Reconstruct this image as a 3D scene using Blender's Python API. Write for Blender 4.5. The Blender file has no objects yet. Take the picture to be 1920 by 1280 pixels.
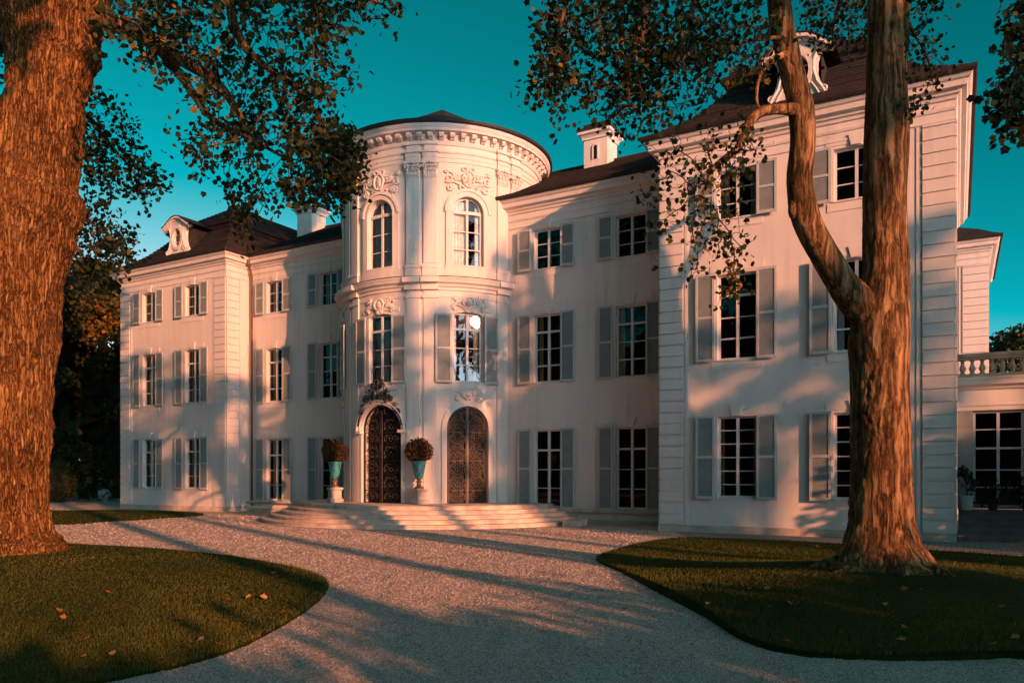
import bpy, bmesh, math, random
import numpy as np
from mathutils import Vector, Matrix, geometry
R = math.radians
random.seed(7)
rng = np.random.default_rng(7)
scene = bpy.context.scene
col = scene.collection

# ------------------------------------------------------------------ camera, sky, sun
F, YAW, CX, CY0, CAMH = 1462.05, 29.731, 960.0, 887.0, 1.7
cam = bpy.data.cameras.new('camera'); camo = bpy.data.objects.new('camera', cam); col.objects.link(camo)
camo.location = (0, 0, CAMH); camo.rotation_euler = (R(90), 0, R(YAW))
cam.sensor_width = 36; cam.lens = F / 1920 * 36; cam.shift_y = (CY0 - 640) / 1920; cam.clip_end = 2000
scene.camera = camo
SUN_AZ, SUN_EL = 64.5, 11.0          # degrees: azimuth towards +X from the facade normal, elevation
ux, uy = math.sin(R(SUN_AZ)), -math.cos(R(SUN_AZ))
world = bpy.data.worlds.new('World'); scene.world = world; world.use_nodes = True
wn = world.node_tree; wn.nodes.clear()
sky = wn.nodes.new('ShaderNodeTexSky'); sky.sky_type = 'NISHITA'; sky.sun_disc = False
sky.sun_elevation = R(SUN_EL); sky.sun_rotation = math.atan2(ux, uy); sky.air_density = 1.0; sky.dust_density = 0.6; sky.ozone_density = 3.0
bw = wn.nodes.new('ShaderNodeRGBToBW'); wn.links.new(sky.outputs[0], bw.inputs[0])
pw = wn.nodes.new('ShaderNodeMath'); pw.operation = 'POWER'; pw.inputs[1].default_value = 1.6; wn.links.new(bw.outputs[0], pw.inputs[0])
mr = wn.nodes.new('ShaderNodeMapRange'); mr.inputs[1].default_value = 2.4; mr.inputs[2].default_value = 3.6; wn.links.new(bw.outputs[0], mr.inputs[0])
hue = wn.nodes.new('ShaderNodeMix'); hue.data_type = 'RGBA'; wn.links.new(mr.outputs[0], hue.inputs[0])
hue.inputs[6].default_value = (0.004, 1.10, 1.30, 1)                # the photograph's teal grade of the sky ...
hue.inputs[7].default_value = (0.9, 1.15, 1.35, 1)                 # ... and its paler glow round the low sun
tint = wn.nodes.new('ShaderNodeMix'); tint.data_type = 'RGBA'; tint.blend_type = 'MULTIPLY'; tint.inputs[0].default_value = 1.0
wn.links.new(hue.outputs[2], tint.inputs[7])
bgn = wn.nodes.new('ShaderNodeBackground'); bgn.inputs[1].default_value = 0.062
won = wn.nodes.new('ShaderNodeOutputWorld')
wn.links.new(pw.outputs[0], tint.inputs[6]); wn.links.new(tint.outputs[2], bgn.inputs[0]); wn.links.new(bgn.outputs[0], won.inputs[0])
sun = bpy.data.lights.new('sun', 'SUN'); suno = bpy.data.objects.new('sun', sun); col.objects.link(suno)
sun.energy = 4.6; sun.angle = R(0.45); sun.color = (1.0, 0.365, 0.170)
d = Vector((-ux * math.cos(R(SUN_EL)), -uy * math.cos(R(SUN_EL)), -math.sin(R(SUN_EL))))
suno.rotation_euler = d.to_track_quat('-Z', 'Y').to_euler(); suno.location = (40, -20, 30)
vs = scene.view_settings
vs.view_transform = 'Standard'; vs.look = 'None'; vs.gamma = 1; vs.exposure = 0.70; vs.use_curve_mapping = False

_ca, _sa = math.cos(R(YAW)), math.sin(R(YAW))
def at(px, py, zc):
    """world point seen at photo pixel (px,py), zc metres in front of the camera"""
    xc = (px - CX) / F * zc
    return Vector((xc * _ca - zc * _sa, xc * _sa + zc * _ca, CAMH - (py - CY0) / F * zc))
def to_px(P):
    P = np.asarray(P); xc = P[..., 0] * _ca + P[..., 1] * _sa; zc = -P[..., 0] * _sa + P[..., 1] * _ca
    zc = np.where(zc < .1, .1, zc)
    return CX + F * xc / zc, CY0 - F * (P[..., 2] - CAMH) / zc, zc

# ------------------------------------------------------------------ materials
def nodes_of(name):
    m = bpy.data.materials.new(name); m.use_nodes = True
    nt = m.node_tree; b = nt.nodes['Principled BSDF']
    return m, nt, b
def N(nt, t, **kw):
    n = nt.nodes.new(t)
    for k, v in kw.items(): setattr(n, k, v)
    return n
def coords(nt, scale=(1, 1, 1), uv=False):
    tc = N(nt, 'ShaderNodeTexCoord'); mp = N(nt, 'ShaderNodeMapping'); mp.inputs['Scale'].default_value = scale
    nt.links.new(tc.outputs['UV' if uv else 'Object'], mp.inputs[0]); return mp.outputs[0]
def noise(nt, co, scale, detail=4, rough=.55, dist=0):
    n = N(nt, 'ShaderNodeTexNoise'); n.inputs['Scale'].default_value = scale; n.inputs['Detail'].default_value = detail
    n.inputs['Roughness'].default_value = rough; n.inputs['Distortion'].default_value = dist
    nt.links.new(co, n.inputs['Vector']); return n.outputs['Fac']
def ramp(nt, fac, stops):
    r = N(nt, 'ShaderNodeValToRGB'); e = r.color_ramp.elements
    while len(e) < len(stops): e.new(.5)
    for i, (p, c) in enumerate(stops):
        e[i].position = p; e[i].color = (*c, 1) if len(c) == 3 else c
    nt.links.new(fac, r.inputs[0]); return r.outputs[0]
def bump(nt, b, h, strength, dist=.02):
    bp = N(nt, 'ShaderNodeBump'); bp.inputs['Strength'].default_value = strength; bp.inputs['Distance'].default_value = dist
    nt.links.new(h, bp.inputs['Height'])
    prev = b.inputs['Normal'].links
    if prev: nt.links.new(prev[0].from_socket, bp.inputs['Normal'])
    nt.links.new(bp.outputs[0], b.inputs['Normal'])
def math_n(nt, op, a, b2=None, v=None):
    n = N(nt, 'ShaderNodeMath'); n.operation = op
    nt.links.new(a, n.inputs[0])
    if b2 is not None: nt.links.new(b2, n.inputs[1])
    if v is not None: n.inputs[1].default_value = v
    return n.outputs[0]
def plain(name, c, rough=.6, metal=0, var=.12, nscale=3, bstr=.0, bscale=60, spec=.3):
    m, nt, b = nodes_of(name); co = coords(nt)
    f = noise(nt, co, nscale, 5)
    lo = tuple(x * (1 - var) for x in c); hi = tuple(min(1, x * (1 + var)) for x in c)
    nt.links.new(ramp(nt, f, [(.3, lo), (.7, hi)]), b.inputs['Base Color'])
    b.inputs['Roughness'].default_value = rough; b.inputs['Metallic'].default_value = metal; b.inputs['Specular IOR Level'].default_value = spec
    if bstr: bump(nt, b, noise(nt, co, bscale, 3), bstr, .01)
    return m

def stucco(name, c, bstr=.35):
    m, nt, b = nodes_of(name); co = coords(nt)
    big = noise(nt, co, .35, 6, .6); streak = noise(nt, coords(nt, (2.2, 2.2, .18)), 1.6, 4)
    mx = math_n(nt, 'ADD', math_n(nt, 'MULTIPLY', big, v=.5), math_n(nt, 'MULTIPLY', streak, v=.5))
    nt.links.new(ramp(nt, mx, [(.30, tuple(x * .74 for x in c)), (.42, tuple(x * .93 for x in c)), (.52, c), (.75, tuple(min(.9, x * 1.05) for x in c))]), b.inputs['Base Color'])
    b.inputs['Roughness'].default_value = .85; b.inputs['Specular IOR Level'].default_value = .15
    bump(nt, b, noise(nt, co, 9, 6, .65), bstr, .02); bump(nt, b, noise(nt, co, 90, 2), bstr * .6, .004)
    return m
M = {}
M['stucco'] = stucco('stucco', (.68, .615, .56), .42)
M['trim'] = stucco('trim_plaster', (.69, .625, .565), .12)
M['quoin'] = stucco('quoin_plaster', (.67, .61, .555), .3)
M['ornament'] = plain('ornament_plaster', (.66, .60, .54), .8, var=.1, nscale=12, bstr=.3, bscale=60)
M['stone'] = plain('sandstone', (.50, .40, .32), .85, var=.22, nscale=2.5, bstr=.5, bscale=45)
M['step'] = plain('step_stone', (.60, .47, .39), .8, var=.25, nscale=3.2, bstr=.5, bscale=40)
M['shaded_stone'] = plain('shaded_step_stone', (.17, .14, .125), .8, var=.25, nscale=3.2, bstr=.5, bscale=40)  # step stone darkened: the garden room's deep shade put into its colour
M['sunlit_stone'] = plain('sunlit_sandstone', (.40, .265, .18), .85, var=.25, nscale=3, bstr=.4, bscale=45)  # sandstone with the sun's warm light put into its colour
M['shutter'] = plain('shutter_paint', (.23, .255, .245), .55, var=.10, nscale=4, bstr=.1)
M['shutter_frame'] = plain('shutter_frame_paint', (.43, .455, .44), .5, var=.10, nscale=5)
M['frame'] = plain('window_paint', (.62, .61, .58), .5, var=.06, nscale=6)
M['iron'] = plain('wrought_iron', (.030, .023, .019), .45, .3, var=.55, nscale=9, spec=.5)
M['pale_iron'] = plain('pale_wrought_iron', (.17, .125, .088), .5, .15, var=.5, nscale=9, spec=.5)  # iron of the side door grilles, paler than the main door's
M['dark_iron'] = plain('dark_iron', (.014, .012, .011), .5, .2, var=.4, nscale=20, spec=.5)
M['gutter'] = plain('gutter_copper', (.032, .023, .02), .6, .2, var=.3, nscale=2)
M['pipe'] = plain('downpipe_metal', (.13, .075, .05), .5, .4, var=.3, nscale=2)
M['room'] = plain('dark_room', (.020, .016, .013), .9, var=.5, nscale=1.2)
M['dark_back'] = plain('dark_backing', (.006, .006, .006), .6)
M['curtain'] = plain('curtain_cloth', (.72, .70, .64), .9, var=.08, nscale=8)
M['tan_curtain'] = plain('tan_curtain_cloth', (.55, .42, .26), .9, var=.15, nscale=8)
M['white_pot'] = plain('white_glaze', (.42, .43, .43), .35, var=.05)
M['soil'] = plain('soil', (.03, .02, .015), .95)
def glass():
    m, nt, b = nodes_of('window_glass'); nt.nodes.remove(b)
    out = nt.nodes['Material Output']
    t = N(nt, 'ShaderNodeBsdfTransparent'); t.inputs[0].default_value = (.82, .84, .84, 1)
    g = N(nt, 'ShaderNodeBsdfGlossy'); g.inputs['Roughness'].default_value = .015; g.inputs[0].default_value = (.95, .95, .95, 1)
    co = coords(nt); bp = N(nt, 'ShaderNodeBump'); bp.inputs['Strength'].default_value = .02; bp.inputs['Distance'].default_value = .05
    nt.links.new(noise(nt, co, 2.3, 2), bp.inputs['Height']); nt.links.new(bp.outputs[0], g.inputs['Normal'])
    fr = N(nt, 'ShaderNodeFresnel'); fr.inputs[0].default_value = 1.46
    mx = N(nt, 'ShaderNodeMixShader'); nt.links.new(fr.outputs[0], mx.inputs[0]); nt.links.new(t.outputs[0], mx.inputs[1]); nt.links.new(g.outputs[0], mx.inputs[2])
    nt.links.new(mx.outputs[0], out.inputs[0]); return m
M['glass'] = glass()
def tiles():
    m, nt, b = nodes_of('roof_tiles'); co = coords(nt, (1, 1, 1), uv=True)
    br = N(nt, 'ShaderNodeTexBrick'); nt.links.new(co, br.inputs['Vector'])
    br.inputs['Scale'].default_value = 1; br.inputs['Brick Width'].default_value = .17; br.inputs['Row Height'].default_value = .15
    br.inputs['Mortar Size'].default_value = .02; br.inputs['Mortar Smooth'].default_value = .5; br.inputs['Bias'].default_value = 0
    br.inputs['Color1'].default_value = (.040, .029, .025, 1); br.inputs['Color2'].default_value = (.011, .010, .010, 1); br.inputs['Mortar'].default_value = (.02, .012, .01, 1)
    f = noise(nt, coords(nt), 1.1, 5)
    mx = N(nt, 'ShaderNodeMix', data_type='RGBA', blend_type='MULTIPLY'); mx.inputs[0].default_value = .8
    nt.links.new(br.outputs[0], mx.inputs[6]); nt.links.new(ramp(nt, f, [(.3, (.55, .5, .5)), (.7, (1.25, 1.1, 1.0))]), mx.inputs[7])
    nt.links.new(mx.outputs[2], b.inputs['Base Color']); b.inputs['Roughness'].default_value = .8
    # each course rises towards its lower edge
    sp = N(nt, 'ShaderNodeSeparateXYZ'); nt.links.new(co, sp.inputs[0])
    fr = math_n(nt, 'FRACT', math_n(nt, 'DIVIDE', sp.outputs[1], v=.15))
    h = math_n(nt, 'SUBTRACT', math_n(nt, 'MULTIPLY', br.outputs['Fac'], v=-.4), fr)
    bump(nt, b, h, 1.0, .07); return m
M['tile'] = tiles()
def bark(name, cols, fiss, fv, fine, vv, bstr, patch, dark):
    """fissures = long dark cracks, fine = fibrous grain, patch = large colour changes"""
    m, nt, b = nodes_of(name); co2 = coords(nt)
    wz = N(nt, 'ShaderNodeTexNoise'); wz.inputs['Scale'].default_value = 3; wz.inputs['Detail'].default_value = 5; nt.links.new(co2, wz.inputs['Vector'])
    ws = N(nt, 'ShaderNodeVectorMath', operation='SCALE'); ws.inputs['Scale'].default_value = .10; nt.links.new(wz.outputs['Color'], ws.inputs[0])
    def warped(v):
        ad = N(nt, 'ShaderNodeVectorMath', operation='ADD'); nt.links.new(coords(nt, (1, 1, v)), ad.inputs[0]); nt.links.new(ws.outputs[0], ad.inputs[1]); return ad.outputs[0]
    a = noise(nt, warped(fv), fiss, 6, .6); g = noise(nt, warped(vv), fine, 8, .72); c = noise(nt, co2, 1.1, 6, .65)
    rd = math_n(nt, 'MINIMUM', math_n(nt, 'MULTIPLY', math_n(nt, 'ABSOLUTE', math_n(nt, 'SUBTRACT', a, v=.5)), v=dark), v=1.0)
    f = math_n(nt, 'ADD', math_n(nt, 'ADD', math_n(nt, 'MULTIPLY', g, v=.5), math_n(nt, 'MULTIPLY', c, v=patch)), math_n(nt, 'MULTIPLY', rd, v=.5 - patch))
    nt.links.new(ramp(nt, f, cols), b.inputs['Base Color'])
    b.inputs['Roughness'].default_value = .93; b.inputs['Specular IOR Level'].default_value = .08
    bump(nt, b, rd, bstr, .05); bump(nt, b, g, bstr * .8, .03)
    return m
M['bark_old'] = bark('furrowed_bark', [(.30, (.018, .007, .003)), (.39, (.10, .041, .012)), (.48, (.29, .132, .038)), (.66, (.52, .27, .085))], 15, .075, 46, .16, 1.0, .20, 6)
M['bark'] = bark('plane_bark', [(.34, (.035, .017, .007)), (.46, (.14, .072, .030)), (.58, (.28, .152, .066)), (.76, (.46, .275, .13))], 7, .12, 20, .25, .6, .24, 7)
M['twig'] = plain('twig_bark', (.06, .038, .022), .9, var=.3)
M['dark_bark'] = plain('dark_bark', (.04, .028, .02), .9, var=.3, bstr=.5)
def leafmat(name, stops, trans=.25):
    m, nt, b = nodes_of(name)
    at_ = N(nt, 'ShaderNodeAttribute', attribute_name='tint')
    c = ramp(nt, at_.outputs['Fac'], stops)
    nt.links.new(c, b.inputs['Base Color']); b.inputs['Roughness'].default_value = .6; b.inputs['Specular IOR Level'].default_value = .25
    tr = N(nt, 'ShaderNodeBsdfTranslucent'); nt.links.new(c, tr.inputs[0])
    mx = N(nt, 'ShaderNodeMixShader'); mx.inputs[0].default_value = trans
    nt.links.new(b.outputs[0], mx.inputs[1]); nt.links.new(tr.outputs[0], mx.inputs[2])
    nt.links.new(mx.outputs[0], nt.nodes['Material Output'].inputs[0]); return m
M['leaf'] = leafmat('plane_leaves', [(0, (.005, .013, .003)), (.55, (.012, .027, .005)), (.82, (.034, .042, .007)), (.94, (.10, .075, .010)), (1, (.22, .11, .016))])
M['autumn'] = leafmat('autumn_leaves', [(0, (.05, .045, .010)), (.5, (.17, .10, .018)), (1, (.38, .16, .025))])
M['dark_leaf'] = leafmat('dark_leaves', [(0, (.008, .012, .004)), (.75, (.030, .036, .010)), (1, (.12, .075, .014))])
M['bush_leaf'] = leafmat('bush_leaves', [(0, (.018, .014, .005)), (.5, (.055, .034, .010)), (.85, (.13, .075, .018)), (1, (.22, .085, .03))])
M['hedge_leaf'] = leafmat('hedge_leaves', [(0, (.010, .016, .005)), (1, (.035, .042, .012))])
M['yew_leaf'] = leafmat('yew_leaves', [(0, (.03, .04, .008)), (1, (.10, .10, .02))])
M['fallen'] = leafmat('fallen_leaf', [(0, (.22, .07, .02)), (.6, (.42, .15, .04)), (1, (.5, .26, .1))], .1)
M['grassblade'] = leafmat('grass_blades', [(0, (.026, .040, .005)), (.6, (.075, .088, .010)), (1, (.17, .15, .025))], .2)
M['petal'] = leafmat('pale_flowers', [(0, (.35, .55, .6)), (.5, (.3, .5, .6)), (1, (.75, .78, .75))], .1)
def soilmat():
    m, nt, b = nodes_of('lawn_turf'); co = coords(nt)
    f = noise(nt, co, 1.2, 6, .6); g = noise(nt, co, 55, 4, .7)
    mx = math_n(nt, 'ADD', math_n(nt, 'MULTIPLY', f, v=.5), math_n(nt, 'MULTIPLY', g, v=.5))
    nt.links.new(ramp(nt, mx, [(.3, (.016, .026, .005)), (.55, (.05, .068, .010)), (.75, (.085, .09, .018))]), b.inputs['Base Color'])
    b.inputs['Roughness'].default_value = .95; b.inputs['Specular IOR Level'].default_value = .05
    bump(nt, b, noise(nt, co, 70, 4, .75), 1, .08); return m
M['turf'] = soilmat()
def gravelmat():
    m, nt, b = nodes_of('gravel_ground'); co = coords(nt)
    v = N(nt, 'ShaderNodeTexVoronoi'); v.inputs['Scale'].default_value = 42; nt.links.new(co, v.inputs['Vector'])
    big = noise(nt, co, .5, 5, .6)
    f = math_n(nt, 'ADD', math_n(nt, 'MULTIPLY', v.outputs['Color'], v=.55), math_n(nt, 'MULTIPLY', big, v=.45))
    nt.links.new(ramp(nt, f, [(.2, (.29, .215, .18)), (.5, (.53, .41, .35)), (.8, (.70, .57, .50))]), b.inputs['Base Color'])
    b.inputs['Roughness'].default_value = .9; b.inputs['Specular IOR Level'].default_value = .1
    rak = noise(nt, coords(nt, (1.0, .35, 1)), 2.2, 3, .6)
    bump(nt, b, rak, .5, .10)
    bump(nt, b, v.outputs['Distance'], -1.0, .05); return m
M['gravel'] = gravelmat()
def pebblemat():
    m, nt, b = nodes_of('pebbles'); at_ = N(nt, 'ShaderNodeAttribute', attribute_name='tint')
    nt.links.new(ramp(nt, at_.outputs['Fac'], [(0, (.22, .165, .135)), (.5, (.56, .425, .36)), (1, (.84, .69, .60))]), b.inputs['Base Color'])
    b.inputs['Roughness'].default_value = .85; return m
M['pebble'] = pebblemat()
def pavemat():
    m, nt, b = nodes_of('stone_setts'); co = coords(nt)
    br = N(nt, 'ShaderNodeTexBrick'); nt.links.new(co, br.inputs['Vector']); br.inputs['Scale'].default_value = 1
    br.inputs['Brick Width'].default_value = .24; br.inputs['Row Height'].default_value = .13; br.inputs['Mortar Size'].default_value = .012
    br.inputs['Color1'].default_value = (.34, .30, .27, 1); br.inputs['Color2'].default_value = (.24, .21, .19, 1); br.inputs['Mortar'].default_value = (.06, .05, .045, 1)
    nt.links.new(br.outputs[0], b.inputs['Base Color']); b.inputs['Roughness'].default_value = .8
    bump(nt, b, br.outputs['Fac'], -.9, .02); bump(nt, b, noise(nt, co, 30, 3), .4, .01); return m
M['setts'] = pavemat()
def patina():
    m, nt, b = nodes_of('verdigris'); co = coords(nt)
    nt.links.new(ramp(nt, noise(nt, coords(nt, (3, 3, 1.2)), 2.5, 6, .65), [(.32, (.012, .10, .115)), (.5, (.03, .21, .235)), (.66, (.085, .31, .32))]), b.inputs['Base Color'])
    b.inputs['Roughness'].default_value = .5; bump(nt, b, noise(nt, co, 25, 4), .4, .02); return m
M['patina'] = patina()
M['bronze'] = plain('worn_bronze', (.22, .14, .07), .45, .4, var=.6, nscale=18)

# ------------------------------------------------------------------ mesh helpers
def link(name, me, mat, parent=None, smooth=False, sharp=None):
    if mat is not None: me.materials.append(M[mat] if isinstance(mat, str) else mat)
    if smooth:
        me.shade_smooth()
        if sharp is not None: me.set_sharp_from_angle(angle=R(sharp))
    o = bpy.data.objects.new(name, me); col.objects.link(o)
    if parent is not None:
        o.parent = parent                       # meshes are modelled in world space
        if parent.type == 'EMPTY': o.matrix_parent_inverse = Matrix.Translation(-Vector(parent.location))
    return o
class MB:
    def __init__(s): s.v = []; s.f = []; s.uv = {}; s.split = None; s.mat2 = None
    def quad(s, a, b, c, d):
        n = len(s.v); s.v += [tuple(a), tuple(b), tuple(c), tuple(d)]; s.f.append((n, n + 1, n + 2, n + 3))
    def face(s, pts, uv=None):
        n = len(s.v); s.v += [tuple(p) for p in pts]; s.f.append(tuple(range(n, n + len(pts))))
        if uv: s.uv[len(s.f) - 1] = uv
    def grid(s, rows, closed=False, uvs=None):
        """rows of equal length of points -> quads sharing vertices"""
        n = len(s.v); w = len(rows[0])
        for r in rows: s.v += [tuple(p) for p in r]
        for i in range(len(rows) - 1):
            for j in range(w if closed else w - 1):
                k = (j + 1) % w
                s.f.append((n + i * w + j, n + i * w + k, n + (i + 1) * w + k, n + (i + 1) * w + j))
                if uvs: s.uv[len(s.f) - 1] = [uvs[i][j], uvs[i][k], uvs[i + 1][k], uvs[i + 1][j]]
    def box(s, a, b):
        (x0, y0, z0), (x1, y1, z1) = a, b
        n = len(s.v)
        s.v += [(x0, y0, z0), (x1, y0, z0), (x1, y1, z0), (x0, y1, z0), (x0, y0, z1), (x1, y0, z1), (x1, y1, z1), (x0, y1, z1)]
        s.f += [tuple(n + i for i in q) for q in ((0, 3, 2, 1), (4, 5, 6, 7), (0, 1, 5, 4), (1, 2, 6, 5), (2, 3, 7, 6), (3, 0, 4, 7))]
    def tube(s, pts, rad, seg=6, cap=True, sq=False):
        pts = [Vector(p) for p in pts]; m = len(pts)
        rad = [rad] * m if not hasattr(rad, '__len__') else rad
        t0 = (pts[1] - pts[0]).normalized()
        up = Vector((0, 0, 1)) if abs(t0.z) < .9 else Vector((1, 0, 0))
        nrm = t0.cross(up).normalized(); rows = []
        for i in range(m):
            t = (pts[min(i + 1, m - 1)] - pts[max(i - 1, 0)]);
            if t.length < 1e-9: t = t0
            t.normalize(); nrm = (nrm - t * nrm.dot(t))
            if nrm.length < 1e-6: nrm = t.orthogonal()
            nrm.normalize(); bn = t.cross(nrm)
            rows.append([pts[i] + (nrm * math.cos(2 * math.pi * k / seg) + bn * math.sin(2 * math.pi * k / seg)) * rad[i] for k in range(seg)])
        s.grid(rows, closed=True)
        if cap:
            n = len(s.v); s.f.append(tuple(n - seg * m + k for k in range(seg))[::-1]); s.f.append(tuple(n - seg + k for k in range(seg)))
    def lathe(s, c, prof, seg=24):
        rows = [[(c[0] + r * math.cos(2 * math.pi * k / seg), c[1] + r * math.sin(2 * math.pi * k / seg), c[2] + z) for k in range(seg)] for r, z in prof]
        s.grid(rows, closed=True)
    def square_lathe(s, c, prof, rot=0):
        rows = []
        for r, z in prof:
            rows.append([(c[0] + r * math.sqrt(2) * math.cos(rot + math.pi / 4 + k * math.pi / 2), c[1] + r * math.sqrt(2) * math.sin(rot + math.pi / 4 + k * math.pi / 2), c[2] + z) for k in range(4)])
        s.grid(rows, closed=True); n = len(s.v); s.f.append((n - 4, n - 3, n - 2, n - 1))
    def ball(s, c, r, seg=8, rings=5, sc=(1, 1, 1)):
        rows = []
        for i in range(rings + 1):
            a = math.pi * i / rings
            rows.append([(c[0] + sc[0] * r * math.sin(a) * math.cos(2 * math.pi * k / seg), c[1] + sc[1] * r * math.sin(a) * math.sin(2 * math.pi * k / seg), c[2] - sc[2] * r * math.cos(a)) for k in range(seg)])
        s.grid(rows, closed=True)
    def build(s, name, mat, parent=None, smooth=False, sharp=None, normals=True):
        me = bpy.data.meshes.new(name); me.from_pydata(s.v, [], s.f)
        if s.uv:
            ul = me.uv_layers.new(name='UVMap')
            for i, uv in s.uv.items():
                for k, li in enumerate(me.polygons[i].loop_indices): ul.data[li].uv = uv[k]
        if s.mat2:
            me.polygons.foreach_set('material_index', [int(i >= s.split) for i in range(len(s.f))])
        if normals:
            bm = bmesh.new(); bm.from_mesh(me); bmesh.ops.remove_doubles(bm, verts=bm.verts, dist=1e-5); bmesh.ops.recalc_face_normals(bm, faces=bm.faces); bm.to_mesh(me); bm.free()
        o = link(name, me, mat, parent, smooth, sharp)
        if s.mat2: me.materials.append(M[s.mat2])
        return o

class Flat:
    """wall along +X at y=Y, outward -Y"""
    def __init__(s, Y, x0=0): s.Y = Y; s.x0 = x0; s.step = 99
    def P(s, u, dd, z): return (s.x0 + u, s.Y - dd, z)
class SideWall:
    """wall facing +X (sgn=1) or -X at x=X; u runs along +Y"""
    def __init__(s, X, sgn): s.X = X; s.sgn = sgn; s.step = 99
    def P(s, u, dd, z): return (s.X + s.sgn * dd, u, z)
class Tangent:
    """the flat plane that touches a round wall at arc position s: panes are flat"""
    def __init__(s, C, u0): s.C, s.u0 = C, u0; s.step = 99
    def P(s, u, dd, z):
        t = s.u0 / s.C.r; return (s.C.cx + (s.C.r + dd) * math.sin(t) + (u - s.u0) * math.cos(t), s.C.cy - (s.C.r + dd) * math.cos(t) + (u - s.u0) * math.sin(t), z)
class Cyl:
    def __init__(s, cx, cy, r): s.cx, s.cy, s.r = cx, cy, r; s.step = .16
    def P(s, u, dd, z):
        t = u / s.r; return (s.cx + (s.r + dd) * math.sin(t), s.cy - (s.r + dd) * math.cos(t), z)
def srange(W, s0, s1):
    n = max(1, int(math.ceil(abs(s1 - s0) / W.step - 1e-6))); return [s0 + (s1 - s0) * i / n for i in range(n + 1)]
def wbox(mb, W, s0, s1, z0, z1, d0, d1):
    ss = srange(W, s0, s1)
    for a, b in zip(ss, ss[1:]):
        mb.quad(W.P(a, d1, z0), W.P(b, d1, z0), W.P(b, d1, z1), W.P(a, d1, z1))
        mb.quad(W.P(a, d0, z0), W.P(a, d0, z1), W.P(b, d0, z1), W.P(b, d0, z0))
        mb.quad(W.P(a, d0, z1), W.P(a, d1, z1), W.P(b, d1, z1), W.P(b, d0, z1))
        mb.quad(W.P(a, d0, z0), W.P(b, d0, z0), W.P(b, d1, z0), W.P(a, d1, z0))
    for a in (s0, s1): mb.quad(W.P(a, d0, z0), W.P(a, d1, z0), W.P(a, d1, z1), W.P(a, d0, z1))
def wpoly(mb, W, poly, d0, d1):
    """extruded (s,z) outline, front face as fan n-gon"""
    mb.face([W.P(a, d1, z) for a, z in poly])
    for (a, z), (b, y) in zip(poly, poly[1:] + poly[:1]): mb.quad(W.P(a, d0, z), W.P(b, d0, y), W.P(b, d1, y), W.P(a, d1, z))
def wring(mb, W, inner, outer, d0, d1, closed=False):
    """band between two (s,z) polylines of equal length"""
    n = len(inner); rng_ = range(n if closed else n - 1)
    for i in rng_:
        j = (i + 1) % n; a, b, c, e = inner[i], inner[j], outer[j], outer[i]
        mb.quad(W.P(a[0], d1, a[1]), W.P(b[0], d1, b[1]), W.P(c[0], d1, c[1]), W.P(e[0], d1, e[1]))
        mb.quad(W.P(a[0], d0, a[1]), W.P(b[0], d0, b[1]), W.P(b[0], d1, b[1]), W.P(a[0], d1, a[1]))
        mb.quad(W.P(e[0], d0, e[1]), W.P(c[0], d0, c[1]), W.P(c[0], d1, c[1]), W.P(e[0], d1, e[1]))
def inpoly(x, z, poly):
    c = False; n = len(poly)
    for i in range(n):
        (x0, z0), (x1, z1) = poly[i], poly[i - 1]
        if (z0 > z) != (z1 > z) and x < (x1 - x0) * (z - z0) / (z1 - z0) + x0: c = not c
    return c
def rect(s0, s1, z0, z1): return [(s0, z0), (s1, z0), (s1, z1), (s0, z1)]
def arch_pts(sc, w, z0, zs, n=14, rise=None):
    """opening outline with a round head springing at zs"""
    r = w / 2; rise = r if rise is None else rise
    return [(sc - r, z0), (sc + r, z0)] + [(sc + r * math.cos(math.pi * i / n), zs + rise * math.sin(math.pi * i / n)) for i in range(n + 1)]
def holed_wall(name, W, s0, s1, z0, z1, holes, mat, parent, depth=.26):
    pts = []; edges = []
    def add(poly):
        n = len(pts); m = len(poly)
        pts.extend(Vector(p) for p in poly); edges.extend((n + i, n + (i + 1) % m) for i in range(m))
    ss = srange(W, s0, s1)
    outer = [(a, z0) for a in ss] + [(a, z1) for a in ss[::-1]]
    add(outer)
    for h in holes: add(h)
    zs = np.arange(z0 + .5, z1 - .1, .8)
    if W.step < 50:
        for a in ss[1:-1]:
            for z in zs: pts.append(Vector((a, z)))
    vv, ee, ff, *_ = geometry.delaunay_2d_cdt(pts, edges, [], 0, 1e-5)
    mb = MB(); mb.v = [W.P(p.x, 0, p.y) for p in vv]
    for f in ff:
        cx = sum(vv[i].x for i in f) / 3; cz = sum(vv[i].y for i in f) / 3
        if not any(inpoly(cx, cz, h) for h in holes): mb.f.append(tuple(f))
    for h in holes:
        for (a, z), (b, y) in zip(h, h[1:] + h[:1]):
            mb.quad(W.P(a, 0, z), W.P(b, 0, y), W.P(b, -depth, y), W.P(a, -depth, z))
    return mb.build(name, mat, parent, smooth=True, sharp=25)

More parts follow.
